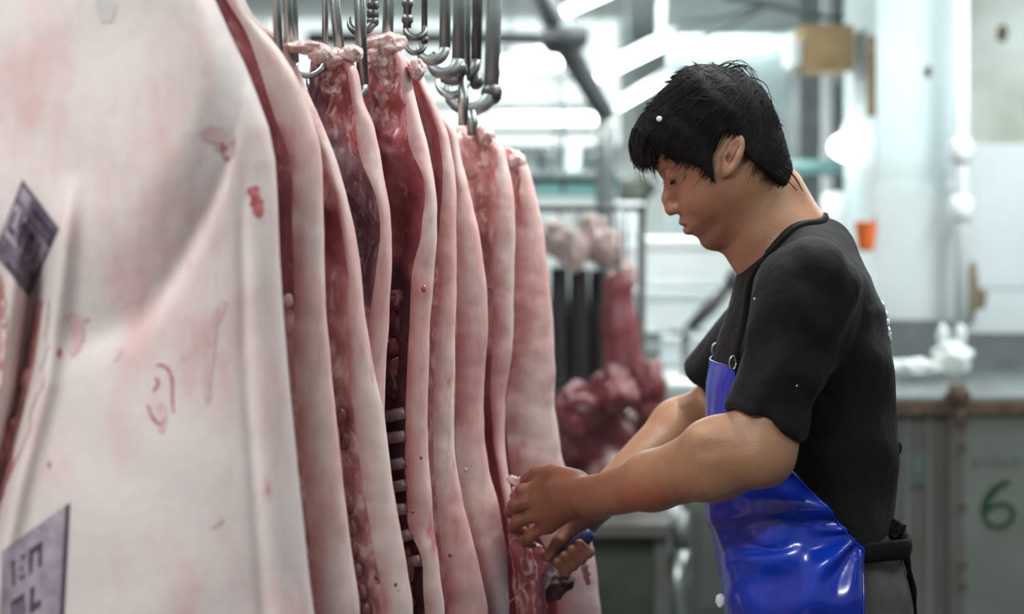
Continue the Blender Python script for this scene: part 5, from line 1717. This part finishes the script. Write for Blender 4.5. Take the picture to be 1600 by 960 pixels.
def rubber_apron(x0_, x1_, y0_, y1_, Y, seed, label):
    root = empty('rubber_apron', P((x0_ + x1_) / 2, y1_, Y), label, 'apron', 'dark aprons on the far rail')
    a, b = P(x0_, y0_, Y), P(x1_, y1_, Y)
    nx_, nz_ = 40, 24; V_ = []
    for i in range(nz_):
        t = i / (nz_ - 1)
        for j in range(nx_):
            s = j / (nx_ - 1)
            th = 2 * math.pi * s
            w_ = (b.x - a.x) / 2 * (.82 + .22 * t)
            r_ = 1 + .16 * math.sin(th * 7 + seed + 1.5 * t)
            V_.append(((a.x + b.x) / 2 + w_ * math.cos(th) * r_, Y + .05 * math.sin(th) * r_, a.z + (b.z - a.z) * t + .01 * math.sin(th * 3 + seed) * t))
    f_ = [(i * nx_ + j, (i + 1) * nx_ + j, (i + 1) * nx_ + (j + 1) % nx_, i * nx_ + (j + 1) % nx_) for i in range(nz_ - 1) for j in range(nx_)]
    f_ += [tuple(range(nx_))[::-1], tuple(range((nz_ - 1) * nx_, nz_ * nx_))]
    mk('folded_sheet', V_, f_, M['rubber'], root)
    tube('hanging_hook', [Vector(((a.x + b.x) / 2, Y, a.z - .01)), Vector(((a.x + b.x) / 2, Y, P(0, 326, 5.8).z))], .004, M['steel_d'], root, 6)


rubber_apron(859, 888, 418, 628, 5.78, 1, 'left one of the dark folded rubber aprons hanging behind the pork')
rubber_apron(889, 920, 420, 612, 5.80, 3, 'middle one of the dark folded rubber aprons hanging behind the pork')
rubber_apron(921, 951, 422, 608, 5.82, 5, 'right one of the dark folded rubber aprons hanging behind the pork')

OFF = [(868, 372, .045, .06, 'fat', 'pale lump of fat on the rail left above the dark aprons'), (898, 392, .040, .07, 'fat', 'blotchy offcut on the rail above the middle dark apron'), (930, 372, .05, .075, 'fat', 'pale offcut on the rail below the teal ledge end'),
       (950, 388, .050, .06, 'fat', 'whitish offcut on the rail right of the dark aprons'), (978, 432, .035, .055, 'fat', 'cream knuckle on top of the long pink offcut')]
for i, (x_, y_, rx_, rz_, m_, lab) in enumerate(OFF):
    r_ = empty('meat_offcut', P(x_, y_, 5.65), lab, 'meat', 'offcuts on the far rail')
    lump('flesh', P(x_, y_, 5.65 - .11 * (i % 2)), (rx_, .05, rz_), M[m_], r_, i * 3 + 1, .4, 1.6, 4)
    tube('hanging_hook', [P(x_, y_ - 20, 5.65 - .11 * (i % 2)), P(x_, 340, 5.7), P(x_, 326, 5.8)], .004, M['steel_d'], r_, 6)
r_ = empty('long_offcut', P(972, 600, 5.35), 'long pink and red offcut hanging right of the dark aprons', 'meat')
q = [P(968, 425, 5.35), P(966, 480, 5.35), P(972, 540, 5.35), P(978, 600, 5.35), P(982, 630, 5.35)]
tube('flesh', curve([tuple(v) for v in q], 20), [.03, .045, .05, .045, .045, .05, .055, .06, .062, .06, .06, .062, .065, .07, .075, .075, .07, .06, .05, .04, .03][:21], M['lean'], r_, 14, .8)
tube('hanging_hook', [P(968, 428, 5.35), P(968, 345, 5.5), P(968, 326, 5.8)], .004, M['steel_d'], r_, 6)
LUMPS = [(905, 640, .075, .07, 'lean', 'pinkish lump of meat just under the dark aprons'), (930, 690, .11, .11, 'lean', 'large dark red chunk of meat above the wrists'), (985, 668, .10, .085, 'cavity', 'dark red chunk of meat right above the far forearm'), (1012, 605, .055, .09, 'lean', 'red chunk of meat at the right end of the pile'),
         (893, 700, .08, .10, 'cavity', 'darkest chunk of meat next to the rearmost pork side'), (960, 610, .07, .07, 'lean', 'rounded chunk of meat at the top of the pile'), (948, 732, .07, .09, 'rosy', 'pale pink piece low in the pile of red meat'), (900, 738, .09, .08, 'lean', 'lowest dark red chunk, mostly behind the hands')]
for i, (x_, y_, rx_, rz_, m_, lab) in enumerate(LUMPS):
    Y_ = 5.12 + .13 * ((i * 2) % 5)
    r_ = empty('meat_chunk', P(x_, y_ + 30, Y_), lab, 'meat', 'chunks of red meat behind the hands')
    lump('flesh', P(x_, y_, Y_), (rx_ * .98, .085, rz_ * .98), M[m_], r_, i * 2 + 40, .45, 1.5, 4)
    if i in (0, 6): lump('fat_seam', P(x_ + 6, y_ - 8, Y_ - .07), (rx_ * .4, .03, rz_ * .3), M['fat'], r_, i + 3, .6, 1.8, 3)
tb = empty('meat_bench', P(940, 800, 5.3), 'low dark bench carrying the pile of red meat', 'bench')
zt2 = P(0, 792, 5.3).z
box('bench_top', (P(840, 0, 5.3).x, 5.0, zt2 - .04), (P(1034, 0, 5.3).x, 5.7, zt2), M['panel'], tb, .006)
box('bench_front', (P(850, 0, 5.1).x, 5.06, .05), (P(1024, 0, 5.1).x, 5.1, zt2 - .04), M['olive'], tb)
for x_ in (846, 1022):
    for Y_ in (5.06, 5.62):
        xx = P(x_, 0, 5.3).x
        box('leg', (xx - .02, Y_ - .02, 0), (xx + .02, Y_ + .02, zt2 - .04), M['panel'], tb)

# white foam boxes and trays behind the face and chest
def foam_box(x0_, y0_, x1_, y1_, Y, dep, label, m='foam'):
    a, b = P(x0_, y1_, Y), P(x1_, y0_, Y)
    root = empty('foam_box', ((a.x + b.x) / 2, Y + dep / 2, a.z), label, 'box', 'white boxes on the far stall')
    hh = b.z - a.z
    box('body', (a.x, Y, a.z), (b.x, Y + dep, b.z - hh * .22), M[m], root, .012)
    box('lid', (a.x - .008, Y - .008, b.z - hh * .215), (b.x + .008, Y + dep + .008, b.z), M[m], root, .012)


stt = empty('far_stall', P(1080, 560, 7.0), 'white stall table behind the chest of the man', 'table')
zs = P(0, 596, 6.6).z
box('table_top', (P(985, 0, 6.6).x, 6.5, zs - .03), (P(1230, 0, 6.6).x, 7.6, zs), M['foam'], stt, .006)
for x_ in (992, 1222):
    for Y_ in (6.55, 7.55):
        xx = P(x_, 0, 6.6).x
        tube('leg', [(xx, Y_, 0), (xx, Y_, zs - .03)], .018, M['galv'], stt, 8)
foam_box(1004, 372, 1180, 449, 7.25, .3, 'long white foam box behind the chin', 'foam')
foam_box(1000, 453, 1190, 521, 7.2, .36, 'wide white foam box under the long one', 'foam')
foam_box(996, 526, 1200, 574, 7.1, .4, 'lowest white foam box on the far stall', 'foam')
foam_box(944, 316, 1004, 372, 7.9, .3, 'small white box standing in for a lit panel left of the nose, high on a stack', 'foam')  # plain white box put in place of a brightly lit window panel
foam_box(946, 374, 1000, 470, 7.9, .3, 'tall white box below the small one', 'foam')
box('box_stand', (P(944, 0, 7.9).x, 7.92, 0), (P(1002, 0, 7.9).x, 8.18, P(0, 472, 7.9).z), M['pale'])
tag(bpy.data.objects['box_stand'], 'pale stand carrying the two stacked white boxes', 'stand')
o = lump('dark_sack', P(992, 295, 8.05), (.085, .07, .065), M['olive'], None, 5, .4, 1.5, 4)
tag(o, 'dark olive sack lying on top of the small white box', 'sack')
o = lump('dark_sack', P(1146, 440, 6.85), (.035, .03, .05), M['rubber'], None, 7, .3, 1.5, 3)
bs = empty('weighing_scale', P(1100, 530, 6.9), 'steel weighing scale with a dark slanting arm on the far stall', 'scale')
o.parent = bs; o.location = -bs.location; o.name = 'scale_head'
tube('arm', [P(1142, 440, 6.85), P(1110, 480, 6.85), P(1072, 520, 6.85)], [.02, .03, .02], M['rubber'], bs, 8)
tube('pan', [P(1072, 524, 6.85), P(1072, 516, 6.85)], [.05, .075], M['steel'], bs, 20)
tube('column', [P(1072, 524, 6.85), Vector((P(1072, 0, 6.85).x, 6.85, zs))], .02, M['steel'], bs, 10)
for i, (x_, y_, w_, lab) in enumerate([(1008, 520, 24, 'shallow steel tray at the left end of the far stall'), (1006, 552, 26, 'deeper steel tray in front on the far stall')]):
    root = empty('steel_tray', P(x_, y_ + 12, 6.75), lab, 'tray', 'steel trays on the far stall')
    a, b = P(x_ - w_, y_ + 14, 6.75), P(x_ + w_, y_, 6.75)
    box('tray', (a.x, 6.70 + .03 * i, a.z), (b.x, 6.95, b.z), M['steel'], root, .008)
    box('tray_rim', (a.x - .01, 6.69 + .03 * i, b.z - .004), (b.x + .01, 6.96, b.z + .006), M['galv'], root, .002)

# low things on the wet floor between bench and apron
pt = empty('pipe_stand', P(1056, 960, 5.6), 'grey pipe stand with a shiny foot between bench and blue apron', 'stand')
xx = P(1062, 0, 5.6).x
tube('pipe', [(xx, 5.6, .32), (xx, 5.6, P(0, 800, 5.6).z)], .03, M['galv'], pt, 12)
lump('cap', (xx - .03, 5.58, P(0, 800, 5.6).z), (.035, .035, .045), M['bagp'], pt, 3, .2, 2, 3)
tube('foot', [(xx, 5.6, 0), (xx, 5.6, .04), (xx - .015, 5.6, .2), (xx, 5.6, .34)], [.07, .065, .05, .04], M['steel'], pt, 16)
cbn = empty('grey_cabinet', P(1090, 960, 5.95), 'dull grey cabinet standing on the floor behind the apron', 'cabinet')
a, b = P(1078, 960, 5.95), P(1240, 780, 5.95)
box('body', (a.x, 5.95, 0), (b.x, 6.35, b.z), M['panelg'], cbn, .008)
box('door', (a.x + .03, 5.935, .06), (b.x - .03, 5.95, b.z - .04), M['panelg'], cbn, .004)
struct(pbox('skirting_wall', 700, 470, 1060, 800, 10.5, .1, M['splash']))
